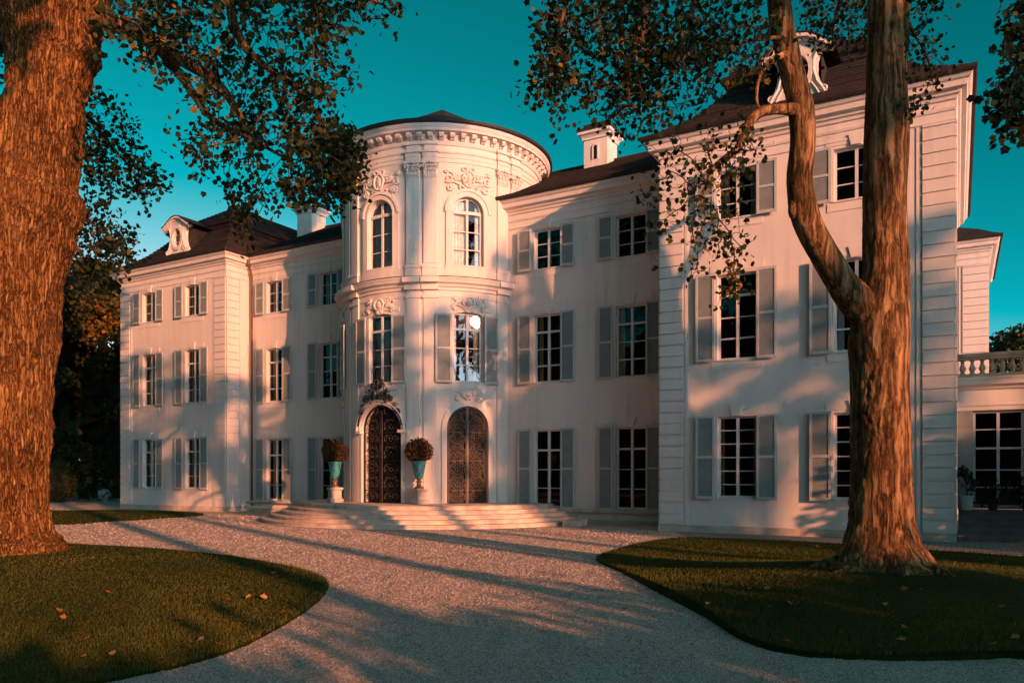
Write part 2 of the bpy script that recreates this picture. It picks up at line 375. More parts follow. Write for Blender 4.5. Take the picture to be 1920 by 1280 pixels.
def sweep(mb, path, prof, closed=False, uv=False):
    """profile [(d,z)] along an XY path; outward is to the right of the walking direction, mitred at corners"""
    p = [Vector((a, b)) for a, b in path]; n = len(p); offs = []; L = [0]
    for i in range(n - 1): L.append(L[-1] + (p[i + 1] - p[i]).length)
    for i in range(n):
        ns = []
        if i > 0 or closed: e = (p[i] - p[i - 1]).normalized(); ns.append(Vector((e.y, -e.x)))
        if i < n - 1 or closed: e = (p[(i + 1) % n] - p[i]).normalized(); ns.append(Vector((e.y, -e.x)))
        o = sum(ns, Vector((0, 0)))
        if len(ns) == 2: o = o / (1 + ns[0].dot(ns[1]))
        offs.append(o)
    rows = []; uvs = []; v = 0
    for k, (dd, z) in enumerate(prof):
        rows.append([(p[i].x + offs[i].x * dd, p[i].y + offs[i].y * dd, z) for i in range(n)])
        if k: v += math.hypot(dd - prof[k - 1][0], z - prof[k - 1][1])
        uvs.append([(L[i], v) for i in range(n)])
    if not uv: mb.grid(rows, closed=closed)
    else:
        # separate quads so every face keeps a right uv
        for k in range(len(rows) - 1):
            for i in range(n if closed else n - 1):
                j = (i + 1) % n
                mb.face([rows[k][i], rows[k][j], rows[k + 1][j], rows[k + 1][i]], [uvs[k][i], (L[i] + (p[j] - p[i]).length, uvs[k][i][1]), (L[i] + (p[j] - p[i]).length, uvs[k + 1][i][1]), uvs[k + 1][i]])
def empty(name, loc, label, cat, group=None):
    o = bpy.data.objects.new(name, None); col.objects.link(o); o.location = loc; o['label'] = label; o['category'] = cat
    if group: o['group'] = group
    return o
def tag(o, label, cat, group=None, kind=None):
    o['label'] = label; o['category'] = cat
    if group: o['group'] = group
    if kind: o['kind'] = kind
    return o

# numpy leaf mesh ------------------------------------------------------------
LEAF = np.array([(0, 0, 0), (0, 1, .0), (-.25, .72, .06), (-.50, .58, .13), (-.37, .33, .07), (-.42, .06, .1), (.27, .70, .06), (.48, .60, .13), (.38, .31, .07), (.40, .08, .1)], float)
LEAFF = [(0, 1, 2, 3, 4, 5), (1, 0, 9, 8, 7, 6)]
OVAL = np.array([(0, 0, 0), (0, 1, 0), (-.26, .55, .07), (.26, .55, .07)], float); OVALF = [(0, 1, 2), (1, 0, 3)]
QUAD = np.array([(-.5, 0, 0), (.5, 0, .0), (.5, 1, .12), (-.5, 1, .12)], float); QUADF = [(0, 1, 2, 3)]
def mesh_np(name, V, faces, tintv):
    """V (n,k,3) copies of a shape with the same faces"""
    n, k, _ = V.shape; me = bpy.data.meshes.new(name)
    fl = [len(f) for f in faces]; base = np.concatenate([np.array(f) for f in faces]); per = len(base)
    idx = (np.arange(n)[:, None] * k + base[None, :]).ravel().astype(np.int32)
    me.vertices.add(n * k); me.vertices.foreach_set('co', V.reshape(-1).astype(np.float32))
    me.loops.add(len(idx)); me.loops.foreach_set('vertex_index', idx)
    nf = n * len(faces); me.polygons.add(nf)
    tot = np.tile(np.array(fl, np.int32), n); st = np.concatenate([[0], np.cumsum(tot)[:-1]]).astype(np.int32)
    me.polygons.foreach_set('loop_start', st)
    a = me.attributes.new('tint', 'FLOAT', 'POINT'); a.data.foreach_set('value', np.repeat(tintv, k).astype(np.float32))
    me.update(calc_edges=True); me.validate(); return me
def orient(n, droop=.5):
    """n random rotation frames; y axis (leaf tip) leaning down by droop"""
    y = rng.normal(size=(n, 3)); y[:, 2] -= droop * 1.6; y /= np.linalg.norm(y, axis=1)[:, None]
    z = rng.normal(size=(n, 3)); z[:, 2] += .5; z -= y * (z * y).sum(1)[:, None]; z /= np.linalg.norm(z, axis=1)[:, None]
    x = np.cross(y, z); return np.stack([x, y, z], 1)
def leaves(name, P, size, mat, parent=None, shape='leaf', droop=.5, tintv=None):
    P = np.asarray(P, float); n = len(P); S, Fc = dict(leaf=(LEAF, LEAFF), oval=(OVAL, OVALF), quad=(QUAD, QUADF))[shape]
    B = orient(n, droop); sz = (size * rng.uniform(.6, 1.25, n))[:, None, None]
    V = np.einsum('kj,njm->nkm', S, B) * sz + P[:, None, :]
    t = rng.uniform(0, 1, n) if tintv is None else tintv
    return link(name, mesh_np(name, V, Fc, t), mat, parent)

# ================================================================== THE MANSION
mansion = empty('mansion', (-17.8, 22.0, 0), 'white three storey baroque mansion with round central tower, grey shutters and brown tiled roofs', 'mansion')
AX = -17.8
YR, YL, YWR, YWL = 22.17, 23.65, 24.3, 24.95
BR = (-7.62, -.06); BL = (-35.52, -28.06)

CORN = [(0, 10.93), (.05, 10.95), (.07, 11.02), (.13, 11.05), (.15, 11.12), (.27, 11.15), (.29, 11.28), (.34, 11.31), (.39, 11.38), (.39, 11.40), (0, 11.40)]
GUT = [(.33, 11.395), (.46, 11.405), (.49, 11.45), (.49, 11.52), (.45, 11.53), (.3, 11.50)]
STR1 = [(0, 10.68), (.03, 10.69), (.05, 10.75), (.05, 10.77), (0, 10.79)]
STR2 = [(0, 10.43), (.035, 10.44), (.035, 10.50), (0, 10.52)]
ROOF = [(.45, 11.51), (.12, 11.69), (-.3, 11.98), (-.78, 12.33), (-1.25, 12.83), (-1.66, 13.32)]
UCORN = [(-1.62, 13.26), (-1.56, 13.30), (-1.52, 13.42), (-1.42, 13.48), (-1.40, 13.58), (-1.46, 13.61), (-1.7, 13.62)]

def grid_frame(mb, W, s0, s1, z0, z1, bars, d0=-.2, d1=-.13, jamb=.06, mull=.085, top=True):
    wbox(mb, W, s0, s0 + jamb, z0, z1, d0, d1); wbox(mb, W, s1 - jamb, s1, z0, z1, d0, d1)
    wbox(mb, W, s0 + jamb, s1 - jamb, z0, z0 + .07, d0, d1)
    if top: wbox(mb, W, s0 + jamb, s1 - jamb, z1 - .05, z1, d0, d1)
    c = (s0 + s1) / 2; wbox(mb, W, c - mull / 2, c + mull / 2, z0 + .07, z1 - .05, d0, d1 + .015)
    for fz, th in bars:
        z = z1 - (z1 - z0) * fz
        for a, b in ((s0 + jamb, c - mull / 2), (c + mull / 2, s1 - jamb)):
            wbox(mb, W, a, b, z - th / 2, z + th / 2, d0 + .01, d1 + (.02 if th > .05 else -.02))
def shutter(W, s0, s1, z0, z1, parent, lean=0.0):
    mb = MB(); d0, d1, st = .095, .14, .065
    for a, b in ((s0, s0 + st), (s1 - st, s1)): wbox(mb, W, a, b, z0, z1, d0, d1)
    zm = z0 + (z1 - z0) * .5
    for a, b in ((z0, z0 + .08), (zm - .035, zm + .035), (z1 - .07, z1)): wbox(mb, W, s0 + st, s1 - st, a, b, d0 + .002, d1 - .002)
    # fixing stays back to the wall
    for z in (z0 + .25, z1 - .25): wbox(mb, W, s0 + .02, s0 + .05, z, z + .05, .0, d0)
    mb.split = len(mb.f); mb.mat2 = 'shutter'
    for a, b in ((z0 + .08, zm - .035), (zm + .035, z1 - .07)):
        n = int((b - a) / .062)
        for i in range(n):
            z = a + (b - a) * (i + .5) / n; h = (b - a) / n * .62
            p = [(s0 + st, d1 - .012, z - h), (s1 - st, d1 - .012, z - h), (s1 - st, d0 + .008, z + h), (s0 + st, d0 + .008, z + h)]
            mb.quad(*[W.P(*q) for q in p])
    return mb.build('shutter', 'shutter_frame', parent, normals=False)
def curtain(W, s0, s1, z0, z1, parent, mat='curtain', d=-.34):
    n = max(6, int((s1 - s0) / .035)); rows = []
    for z in (z0, z1): rows.append([W.P(s0 + (s1 - s0) * i / n, d + .03 * math.sin(i * 1.9 + s0 * 5) + .012 * math.sin(i * .7), z) for i in range(n + 1)])
    mb = MB(); mb.grid(rows); return mb.build('curtain', mat, parent, smooth=True)
def lintel(W, sc, w, z, parent, up=.30, key=True):
    mb = MB(); h = w / 2 + .20
    kz, kt, kb = up + .04, .19, .12
    wpoly(mb, W, [(sc - h, z + .08), (sc - kb - .015, z + .08), (sc - kt - .01, z + up), (sc - h, z + up)], -.01, .018)
    wpoly(mb, W, [(sc + kb + .015, z + .08), (sc + h, z + .08), (sc + h, z + up), (sc + kt + .01, z + up)], -.01, .018)
    if key: wpoly(mb, W, [(sc - kb, z + .02), (sc + kb, z + .02), (sc + kt, z + kz), (sc - kt, z + kz)], -.01, .06)
    return mb.build('lintel', 'trim', parent)
def sillp(W, sc, w, z, parent, h=.26):
    mb = MB(); wbox(mb, W, sc - w / 2 - .16, sc + w / 2 + .16, z - h, z - .03, -.01, .02)
    wbox(mb, W, sc - w / 2 - .02, sc + w / 2 + .02, z - .03, z + .012, -.2, .05)
    return mb.build('sill', 'trim', parent)
def window(W, sc, w, z0, z1, bars, parent, shut=.54, sill=True, curt=None, lint=True, gap=.05, seg=0, sides=(1, 1)):
    mb = MB(); s0, s1 = sc - w / 2, sc + w / 2
    zt = z1 + seg
    grid_frame(mb, W, s0, s1, z0, zt, bars)
    f = mb.build('window', 'frame', parent)
    mb = MB(); W0 = W; W = Tangent(W, sc) if isinstance(W, Cyl) else W; ss = [s0 + .03, s1 - .03]
    for a, b in zip(ss, ss[1:]): mb.quad(W.P(a, -.165, z0 + .03), W.P(b, -.165, z0 + .03), W.P(b, -.165, zt), W.P(a, -.165, zt))
    mb.build('pane', 'glass', f, normals=False); W = W0
    if shut:
        if sides[0]: shutter(W, s0 - gap - shut, s0 - gap, z0 - .03, z1 + .04, f)
        if sides[1]: shutter(W, s1 + gap * .4, s1 + gap * .4 + shut, z0 - .03, z1 + .04, f)
    if lint: lintel(W, sc, w, z1 + seg, f, up=.28)
    if sill: sillp(W, sc, w, z0, f)
    for c in curt or []: curtain(W, sc + c[0] * w / 2, sc + c[1] * w / 2, z0 + .03, z1 - .03, f, c[2])
    return f
GF6 = [(i / 6, .028) for i in range(1, 6)]
T4 = [(.25, .07), (.5, .03), (.745, .05)]
F4 = [(.26, .07), (.51, .03), (.75, .03)]
R3 = [(.345, .028), (.665, .028)]

def quoins(W, s0, s1, parent, band=0):
    mb = MB(); z = .215; step = .3275
    while z < 10.40:
        zt = min(z + step - .03, 10.425); wbox(mb, W, s0, s1, z, zt, -.01, .055); z += step
    wbox(mb, W, s0, s1, .2, 10.42, -.01, .008)
    if band:
        a = s1 + .05 if band > 0 else s0 - .05 - .09
        wbox(mb, W, a, a + .09, .22, 10.42, -.01, .022)
    return mb.build('quoin', 'quoin', parent)
def room(x0, x1, Y, z0, z1, dep=1.6):
    mb = MB(); a = (x0, Y, z0); b = (x1, Y + dep, z1)
    X0, Y0, Z0 = a; X1, Y1, Z1 = b
    mb.quad((X0, Y1, Z0), (X1, Y1, Z0), (X1, Y1, Z1), (X0, Y1, Z1))
    mb.quad((X0, Y0, Z0), (X1, Y0, Z0), (X1, Y1, Z0), (X0, Y1, Z0)); mb.quad((X0, Y0, Z1), (X1, Y0, Z1), (X1, Y1, Z1), (X0, Y1, Z1))
    mb.quad((X0, Y0, Z0), (X0, Y1, Z0), (X0, Y1, Z1), (X0, Y0, Z1)); mb.quad((X1, Y0, Z0), (X1, Y1, Z0), (X1, Y1, Z1), (X1, Y0, Z1))
    return mb
def courses(prof, h=.165, lip=.034):
    """a roof slope laid in overlapping tile courses"""
    out = [prof[0]]
    for (a, z), (b, y) in zip(prof, prof[1:]):
        L = math.hypot(b - a, y - z); n = max(1, round(L / h)); nx, nz = (y - z) / L, -(b - a) / L
        if nz < 0: nx, nz = -nx, -nz
        for i in range(n):
            t0, t1 = i / n, (i + 1) / n
            out.append((a + (b - a) * t0 + nx * lip, z + (y - z) * t0 + nz * lip)); out.append((a + (b - a) * t1, z + (y - z) * t1))
    return out
def block(x0, x1, Y, side, depth=12):
    W = Flat(Y); cx = (x0 + x1) / 2; cs = (cx - 1.545, cx + 1.545)
    rows = [(1.0, 3.3), (4.9, 7.33), (8.88, 10.27)]
    holes = [rect(c - .55, c + .55, a, b) for c in cs for a, b in rows]
    w_ = holed_wall('wall', W, x0, x1, 0, 11.0, holes, 'stucco', mansion)
    mb = MB()
    for X, sg in ((x0, -1), (x1, 1)):
        mb.quad((X, Y, 0), (X, Y + depth, 0), (X, Y + depth, 11), (X, Y, 11))
    mb.quad((x0, Y + depth, 0), (x1, Y + depth, 0), (x1, Y + depth, 11), (x0, Y + depth, 11))
    mb.build('side_wall', 'stucco', mansion)
    path = [(x0, Y + depth), (x0, Y), (x1, Y), (x1, Y + depth)]
    mb = MB(); sweep(mb, path, [(-.02, 0), (.05, 0), (.05, .20), (-.02, .21)]); mb.build('plinth', 'stone', mansion)
    mb = MB(); sweep(mb, path, CORN); sweep(mb, path, STR1); sweep(mb, path, STR2); mb.build('cornice', 'trim', mansion)
    mb = MB(); sweep(mb, path, GUT); mb.build('gutter', 'gutter', mansion)
    mb = MB(); sweep(mb, path, courses(ROOF), closed=True, uv=True)
    half = (x1 - x0) / 2
    sweep(mb, path, courses([(-1.45, 13.60), (-half + .02, 15.15)]), closed=True, uv=True)
    mb.build('roof', 'tile', mansion)
    mb = MB(); sweep(mb, path, UCORN, closed=True); mb.build('roof_cornice', 'gutter', mansion)
    for X, sg in ((x0, 1), (x1, -1)): quoins(W, min(X, X + sg * .70), max(X, X + sg * .70), mansion, sg)
    for X, sg in ((x0, -1), (x1, 1)): quoins(SideWall(X, sg), Y + .003, Y + .70, mansion, 1)
    for i, (a, b) in enumerate(rows):
        mb = room(x0 + .5, x1 - .5, Y + .27, a - .5, b + .3); mb.build('interior', 'room', mansion)
        for j, c in enumerate(cs):
            cur = None
            if side == 'right': cur = {(2, 0): [(-.95, -.5, 'tan_curtain'), (.55, .95, 'tan_curtain')], (1, 1): [(-.95, -.6, 'curtain')], (0, 0): [(.7, .96, 'tan_curtain'), (-.96, -.75, 'tan_curtain')]}.get((i, j))
            if side == 'left': cur = [(-.9, -.25, 'tan_curtain')] if j == 0 else [(-.95, -.55, 'tan_curtain')]
            bars = (GF6 if side == 'right' else F4) if i == 0 else T4 if i == 1 else R3
            window(W, c, 1.10, a, b, bars, mansion, curt=cur)
    # dormer: a baroque oval light in a scrolled plaster front with its own small curved roof
    D = Flat(Y + .42); zb = 11.98; dc = cx + .02
    hw = [(.80, 0), (.74, .12), (.60, .34), (.52, .62), (.52, .95), (.62, 1.18), (.80, 1.28)]
    outl = [(dc + a, zb + z) for a, z in hw] + [(dc + .55, zb + 1.42), (dc + .28, zb + 1.60), (dc, zb + 1.66), (dc - .28, zb + 1.60), (dc - .55, zb + 1.42)] + [(dc - a, zb + z) for a, z in hw[::-1]]
    oval = [(dc + .30 * math.cos(t), zb + .74 + .44 * math.sin(t)) for t in np.linspace(0, 2 * math.pi, 25)[:-1]]
    pts = [Vector(p) for p in outl] + [Vector(p) for p in oval]; n = len(outl); m = len(oval)
    ed = [(i, (i + 1) % n) for i in range(n)] + [(n + i, n + (i + 1) % m) for i in range(m)]
    vv, ee, ff, *_ = geometry.delaunay_2d_cdt(pts, ed, [], 0, 1e-5)
    mb = MB()
    def keep(f):
        X = sum(vv[i].x for i in f) / 3; Z = sum(vv[i].y for i in f) / 3
        return inpoly(X, Z, outl) and not inpoly(X, Z, oval)
    for dd in (.10, -.10):
        b0 = len(mb.v); mb.v += [D.P(p.x, dd, p.y) for p in vv]; mb.f += [tuple(b0 + i for i in f) for f in ff if keep(f)]
    for poly in (outl, oval):
        for (a, z), (b, y) in zip(poly, poly[1:] + poly[:1]): mb.quad(D.P(a, .1, z), D.P(b, .1, y), D.P(b, -.1, y), D.P(a, -.1, z))
    ov2 = [(dc + .42 * math.cos(t), zb + .74 + .57 * math.sin(t)) for t in np.linspace(0, 2 * math.pi, 25)[:-1]]
    wring(mb, D, oval, ov2, .09, .16, closed=True)
    # raised scroll ribs down both sides and a moulded hood
    for sg in (-1, 1):
        mb.tube([D.P(dc + sg * (a - .09), .12, zb + z + .02) for a, z in hw[:-1]], .05, 6)
        mb.tube([D.P(dc + sg * (a - .24), .12, zb + z + .02) for a, z in hw[:3]], .035, 6)
        mb.tube([D.P(dc + sg * (.70 - .1 * math.cos(t) * (1 - t / 9)), .13, zb + .12 + .1 * math.sin(t) * (1 - t / 9)) for t in np.linspace(0, 8, 14)], .028, 5)
    hood = [(-.92, 1.24), (-.78, 1.30), (-.55, 1.46), (-.28, 1.64), (0, 1.70), (.28, 1.64), (.55, 1.46), (.78, 1.30), (.92, 1.24)]
    wring(mb, D, [(dc + a, zb + z - .13) for a, z in hood], [(dc + a, zb + z - .05) for a, z in hood], .0, .17)
    wring(mb, D, [(dc + a, zb + z - .05) for a, z in hood], [(dc + a * 1.03, zb + z + .03) for a, z in hood], -.1, .25)
    dm = mb.build('dormer', 'ornament', mansion)
    mb = MB(); rows_ = []
    for q in (-.26, 2.6): rows_.append([(dc + a * 1.05, Y + .42 + q, zb + z + .045) for a, z in hood])
    mb.grid(rows_); rr = [[(p[0], p[1], p[2] + .04) for p in r] for r in rows_]; mb.grid(rr)
    for e in (0, 1): mb.grid([rows_[e], rr[e]])
    mb.build('dormer_roof', 'gutter', dm)
    mb = MB()
    for sg in (-1, 1): mb = MB(); mb.face([(dc + sg * .60, Y + .5, zb + .1), (dc + sg * .60, Y + 2.6, zb + .1), (dc + sg * .60, Y + 2.6, zb + 1.28), (dc + sg * .60, Y + .5, zb + 1.28)], [(0, 0), (2.1, 0), (2.1, 1.2), (0, 1.2)]); mb.build('dormer_cheek', 'tile', dm)
    mb = MB(); wbox(mb, D, dc - .018, dc + .018, zb + .3, zb + 1.18, -.05, -.01)
    for z in (.60, .92): wbox(mb, D, dc - .29, dc + .29, zb + z - .012, zb + z + .012, -.05, -.015)
    mb.build('dormer_window', 'frame', dm)
    mb = MB(); mb.face([D.P(a, -.06, z) for a, z in oval]); mb.build('pane', 'glass', dm, normals=False)
    mb = MB(); mb.face([D.P(dc + (a - dc) * 1.2, -.3, z) for a, z in oval]); mb.build('interior', 'room', dm)
block(*BR, YR, 'right'); block(*BL, YL, 'left')

def wing(x0, x1, Y, cs, hide=()):
    W = Flat(Y); rows = [(.50, 3.22), (4.88, 7.26), (8.86, 10.26)]
    holes = [rect(c - .54, c + .54, a, b) for c in cs for a, b in rows]
    holed_wall('wall', W, x0, x1, 0, 11.0, holes, 'stucco', mansion)
    path = [(x0, Y), (x1, Y)]
    mb = MB(); sweep(mb, path, CORN); sweep(mb, path, STR1); sweep(mb, path, STR2); mb.build('cornice', 'trim', mansion)
    mb = MB(); sweep(mb, path, GUT); mb.build('gutter', 'gutter', mansion)
    mb = MB(); sweep(mb, path, [(-.02, -.02), (.06, -.02), (.06, .13), (-.02, .14)]); mb.build('plinth', 'stone', mansion)
    mb = MB(); sweep(mb, path, [(-.25, .36), (.16, .36), (.20, .40), (.20, .45), (.17, .475), (-.25, .478)]); mb.build('ledge', 'stone', mansion)
    mb = MB(); L = x1 - x0
    prof = [(-q, z) for q, z in courses([(.45, 11.51), (-.2, 11.80), (-5.0, 14.25)])]
    v = 0
    for (a, z), (b, y) in zip(prof, prof[1:]):
        h = math.hypot(b - a, y - z); mb.face([(x0, Y + a, z), (x1, Y + a, z), (x1, Y + b, y), (x0, Y + b, y)], [(0, v), (L, v), (L, v + h), (0, v + h)]); v += h
    mb.face([(x0, Y + 5.0, 14.25), (x1, Y + 5.0, 14.25), (x1, Y + 10.5, 11.5), (x0, Y + 10.5, 11.5)], [(0, 0), (L, 0), (L, 6), (0, 6)])
    mb.build('roof', 'tile', mansion)
    mb = MB(); mb.tube([(x0, Y + 5, 14.27), (x1, Y + 5, 14.27)], .1, 8); mb.build('roof_ridge', 'tile', mansion)
    mb = MB(); mb.quad((x0, Y + 10, 0), (x1, Y + 10, 0), (x1, Y + 10, 11.6), (x0, Y + 10, 11.6)); mb.build('rear_wall', 'stucco', mansion)
    for i, (a, b) in enumerate(rows):
        room(x0 + .2, x1 - .2, Y + .27, a - .3, b + .3).build('interior', 'room', mansion)
        for c in cs:
            left = c < AX
            cur = [(-.9, -.35, 'tan_curtain')] if (left and c < -25) else [(-.95, -.62, 'tan_curtain'), (.66, .95, 'tan_curtain')] if (i, left) in ((1, False), (2, True)) else None
            window(W, c, 1.08, a, b, F4 if i == 0 else T4 if i == 1 else R3, mansion, sill=i > 0, curt=cur, sides=(1, 1))
wing(-15.0, BR[0], YWR, (-12.45, -9.36)); wing(BL[1], -20.4, YWL, (-26.42, -23.22))
# downpipes with swan necks
def pipe(x, y, z1, nm='downpipe'):
    mb = MB(); mb.tube([(x + .02, y - .3, z1), (x, y - .22, z1 - .35), (x, y - .1, z1 - .75), (x, y - .1, .25)], .05, 8)
    mb.tube([(x - .01, y - .34, z1 - .28), (x, y - .28, z1 - .02)], [.06, .13], 8)
    for z in (2, 4.5, 7, 9.5): mb.tube([(x - .07, y - .1, z), (x + .07, y - .1, z)], .02, 5)
    mb.build(nm, 'pipe', mansion, smooth=True, sharp=40)
pipe(BL[1] + .28, YWL, 11.35)
def chimney(x, y, z0, z1, w, light=True):
    mb = MB(); h = w / 2
    mb.square_lathe((x, y, 0), [(h, z0), (h, z1 - .62), (h + .06, z1 - .60), (h + .06, z1 - .52), (h + .12, z1 - .44), (h + .20, z1 - .40), (h + .20, z1 - .30), (h + .1, z1 - .28), (.05, z1 - .28)])
    c = mb.build('chimney', 'trim', mansion)
    mb = MB(); mb.square_lathe((x, y, 0), [(h + .05, z1 - .29), (h + .23, z1 - .285), (h + .24, z1 - .19), (h + .02, z1 - .12), (h + .02, z1 + .02), (.05, z1)]); mb.build('chimney_cap', 'gutter', c)
    if not light: return
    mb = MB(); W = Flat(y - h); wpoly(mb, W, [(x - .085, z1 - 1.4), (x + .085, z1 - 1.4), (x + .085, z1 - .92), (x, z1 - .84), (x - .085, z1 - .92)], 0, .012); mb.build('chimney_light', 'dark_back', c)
    mb = MB(); wring(mb, W, [(x - .085, z1 - 1.4), (x - .085, z1 - .92), (x, z1 - .84), (x + .085, z1 - .92), (x + .085, z1 - 1.4)], [(x - .13, z1 - 1.4), (x - .13, z1 - .90), (x, z1 - .77), (x + .13, z1 - .90), (x + .13, z1 - 1.4)], 0, .05); mb.build('chimney_frame', 'trim', c)
p = at(1126, 300, 31.4); chimney(p.x, p.y, 12, 15.58, 1.0)
p = at(584, 420, 40.0); chimney(p.x, p.y, 12, 15.48, 1.0, False)

# ------------------------------------------------------------------ round tower
TC = (-17.75, 25.5); TR = 3.85
T = Cyl(TC[0], TC[1], TR); dg = lambda a: R(a) * TR
BAYS = (-48.4, 0.0, 48.4)
holes = []
for b in BAYS:
    s = dg(b)
    holes.append(arch_pts(s, 1.78 if b == 0 else 1.50, .652, 3.22 if b == 0 else 3.30)); holes.append(arch_pts(s, 1.08, 4.88, 7.20, 10, .13)); holes.append(arch_pts(s, 1.12, 8.93, 10.80))
holed_wall('tower_wall', T, dg(-110), dg(110), .0, 13.6, holes, 'stucco', mansion, depth=.30)
def tsweep(prof, name, mat, a0=-112, a1=112, step=3, closed=False):
    mb = MB(); path = [(TC[0] + TR * math.sin(R(a)), TC[1] - TR * math.cos(R(a))) for a in np.arange(a0, a1 + .1, step)]
    sweep(mb, path, prof); return mb.build(name, mat, mansion, smooth=True, sharp=28)
tsweep([(0, 8.04), (.05, 8.06), (.06, 8.15), (.12, 8.18), (.15, 8.25), (.25, 8.30), (.28, 8.38), (.33, 8.43), (.33, 8.46), (0, 8.50)], 'tower_ledge', 'trim')
tsweep([(.0, 8.505), (.345, 8.465), (.345, 8.485), (.0, 8.53)], 'ledge_flashing', 'gutter')
tsweep([(0, 7.80), (.02, 7.81), (.035, 7.86), (.035, 7.88), (0, 7.90)], 'tower_string', 'trim')
tsweep([(0, 8.5), (.05, 8.51), (.05, 8.80), (.03, 8.86), (0, 8.88)], 'tower_base_course', 'trim')
tsweep([(0, 12.50), (.03, 12.51), (.03, 12.64), (.05, 12.65), (.05, 12.78), (.09, 12.82), (.10, 12.87), (0, 12.89)], 'tower_architrave', 'trim')
tsweep([(0, 13.08), (.04, 13.09), (.08, 13.16), (.09, 13.46), (.34, 13.48), (.36, 13.56), (.40, 13.60), (.43, 13.68), (.43, 13.70), (0, 13.7)], 'tower_cornice', 'trim', -180, 180, 3)
tsweep([(.36, 13.695), (.48, 13.705), (.51, 13.74), (.51, 13.83), (.46, 13.84), (.3, 13.80)], 'tower_gutter', 'gutter', -180, 180, 3)
for a in np.arange(-110, 111, 5.35):
    s = dg(a); mb = MB()
    mb2 = [(.08, 13.44), (.31, 13.44), (.32, 13.36), (.27, 13.30), (.20, 13.31), (.15, 13.25), (.08, 13.22)]
    A = [T.P(s - .075, dd, z) for dd, z in mb2]; B = [T.P(s + .075, dd, z) for dd, z in mb2]
    mb.face(A); mb.face(B[::-1])
    for i in range(len(A)): j = (i + 1) % len(A); mb.quad(A[i], A[j], B[j], B[i])
    mb.build('modillion', 'trim', mansion)
mb = MB(); rows_ = []; uvs_ = []
for k, (r, z) in enumerate([(TR + .47, 13.82), (TR - .4, 14.05), (2.0, 14.95), (.03, 16.1)]):
    rows_.append([(TC[0] + r * math.sin(R(a)), TC[1] - r * math.cos(R(a)), z) for a in range(0, 361, 6)]); uvs_.append([(R(a) * 3, k * 1.5) for a in range(0, 361, 6)])
mb.grid(rows_, uvs=uvs_); mb.build('tower_roof', 'tile', mansion, smooth=True, sharp=40)
mb = MB()
for k in range(24):
    a0, a1 = R(k * 15), R(k * 15 + 15)
    if 7 < k < 16: continue
    for z0, z1 in ((.66, 13),):
        r = TR - 1.5; mb.quad((TC[0] + r * math.sin(a0), TC[1] - r * math.cos(a0), z0), (TC[0] + r * math.sin(a1), TC[1] - r * math.cos(a1), z0), (TC[0] + r * math.sin(a1), TC[1] - r * math.cos(a1), z1), (TC[0] + r * math.sin(a0), TC[1] - r * math.cos(a0), z1))
mb.build('interior', 'room', mansion)
mb = MB()
for z in (4.5, 7.6, 8.7, 12.4):
    rows_ = [[(TC[0] + r * math.sin(R(a)), TC[1] - r * math.cos(R(a)), z) for a in range(-120, 121, 10)] for r in (TR - .31, TR - 1.5)]; mb.grid(rows_)
mb.build('interior_floor', 'room', mansion)

# pilasters
def spiral(cx, cz, r, a0, turns, sg, n=18, shrink=.86):
    return [(cx + r * (1 - shrink * t) * math.cos(a0 + sg * 2 * math.pi * turns * t), cz + r * (1 - shrink * t) * math.sin(a0 + sg * 2 * math.pi * turns * t)) for t in np.linspace(0, 1, n)]
def capital(mb, s, z0, z1, w):
    h = z1 - z0
    wbox(mb, T, s - w / 2, s + w / 2, z0, z0 + .04, .0, .105)
    # bell
    ss = srange(T, s - w / 2, s + w / 2)
    wpoly(mb, T, [(s - w * .46, z0 + .04), (s + w * .46, z0 + .04), (s + w * .56, z1 - .09), (s - w * .56, z1 - .09)], 0, .09)
    for row, zz, n, hh in ((0, z0 + .06, 4, .20), (1, z0 + .20, 3, .20)):
        for i in range(n):
            u = s + (i - (n - 1) / 2) * w / n * 1.05
            wpoly(mb, T, [(u - .045, zz), (u + .045, zz), (u + .06, zz + hh * .6), (u + .02, zz + hh), (u - .02, zz + hh), (u - .06, zz + hh * .6)], .08, .115 + .02 * row)
            mb.ball(T.P(u, .14 + .02 * row, zz + hh - .02), .035, 6, 4, (1.2, 1.2, .9))
            mb.ball(T.P(u, .125 + .02 * row, zz + hh * .5), .022, 5, 3, (.7, 1, 2))
    for sg in (-1, 1):
        mb.tube([T.P(s + sg * (w * .5) + a, .15, z1 - .17 + z) for a, z in spiral(0, 0, .085, math.pi / 2, 1.6, sg)], .024, 5)
        mb.tube([T.P(s + sg * .07 + a, .14, z1 - .16 + z) for a, z in spiral(0, 0, .055, math.pi / 2, 1.3, -sg)], .02, 5)
    wbox(mb, T, s - w * .64, s + w * .64, z1 - .075, z1 - .005, .0, .16); mb.ball(T.P(s, .17, z1 - .05), .05, 6, 4)
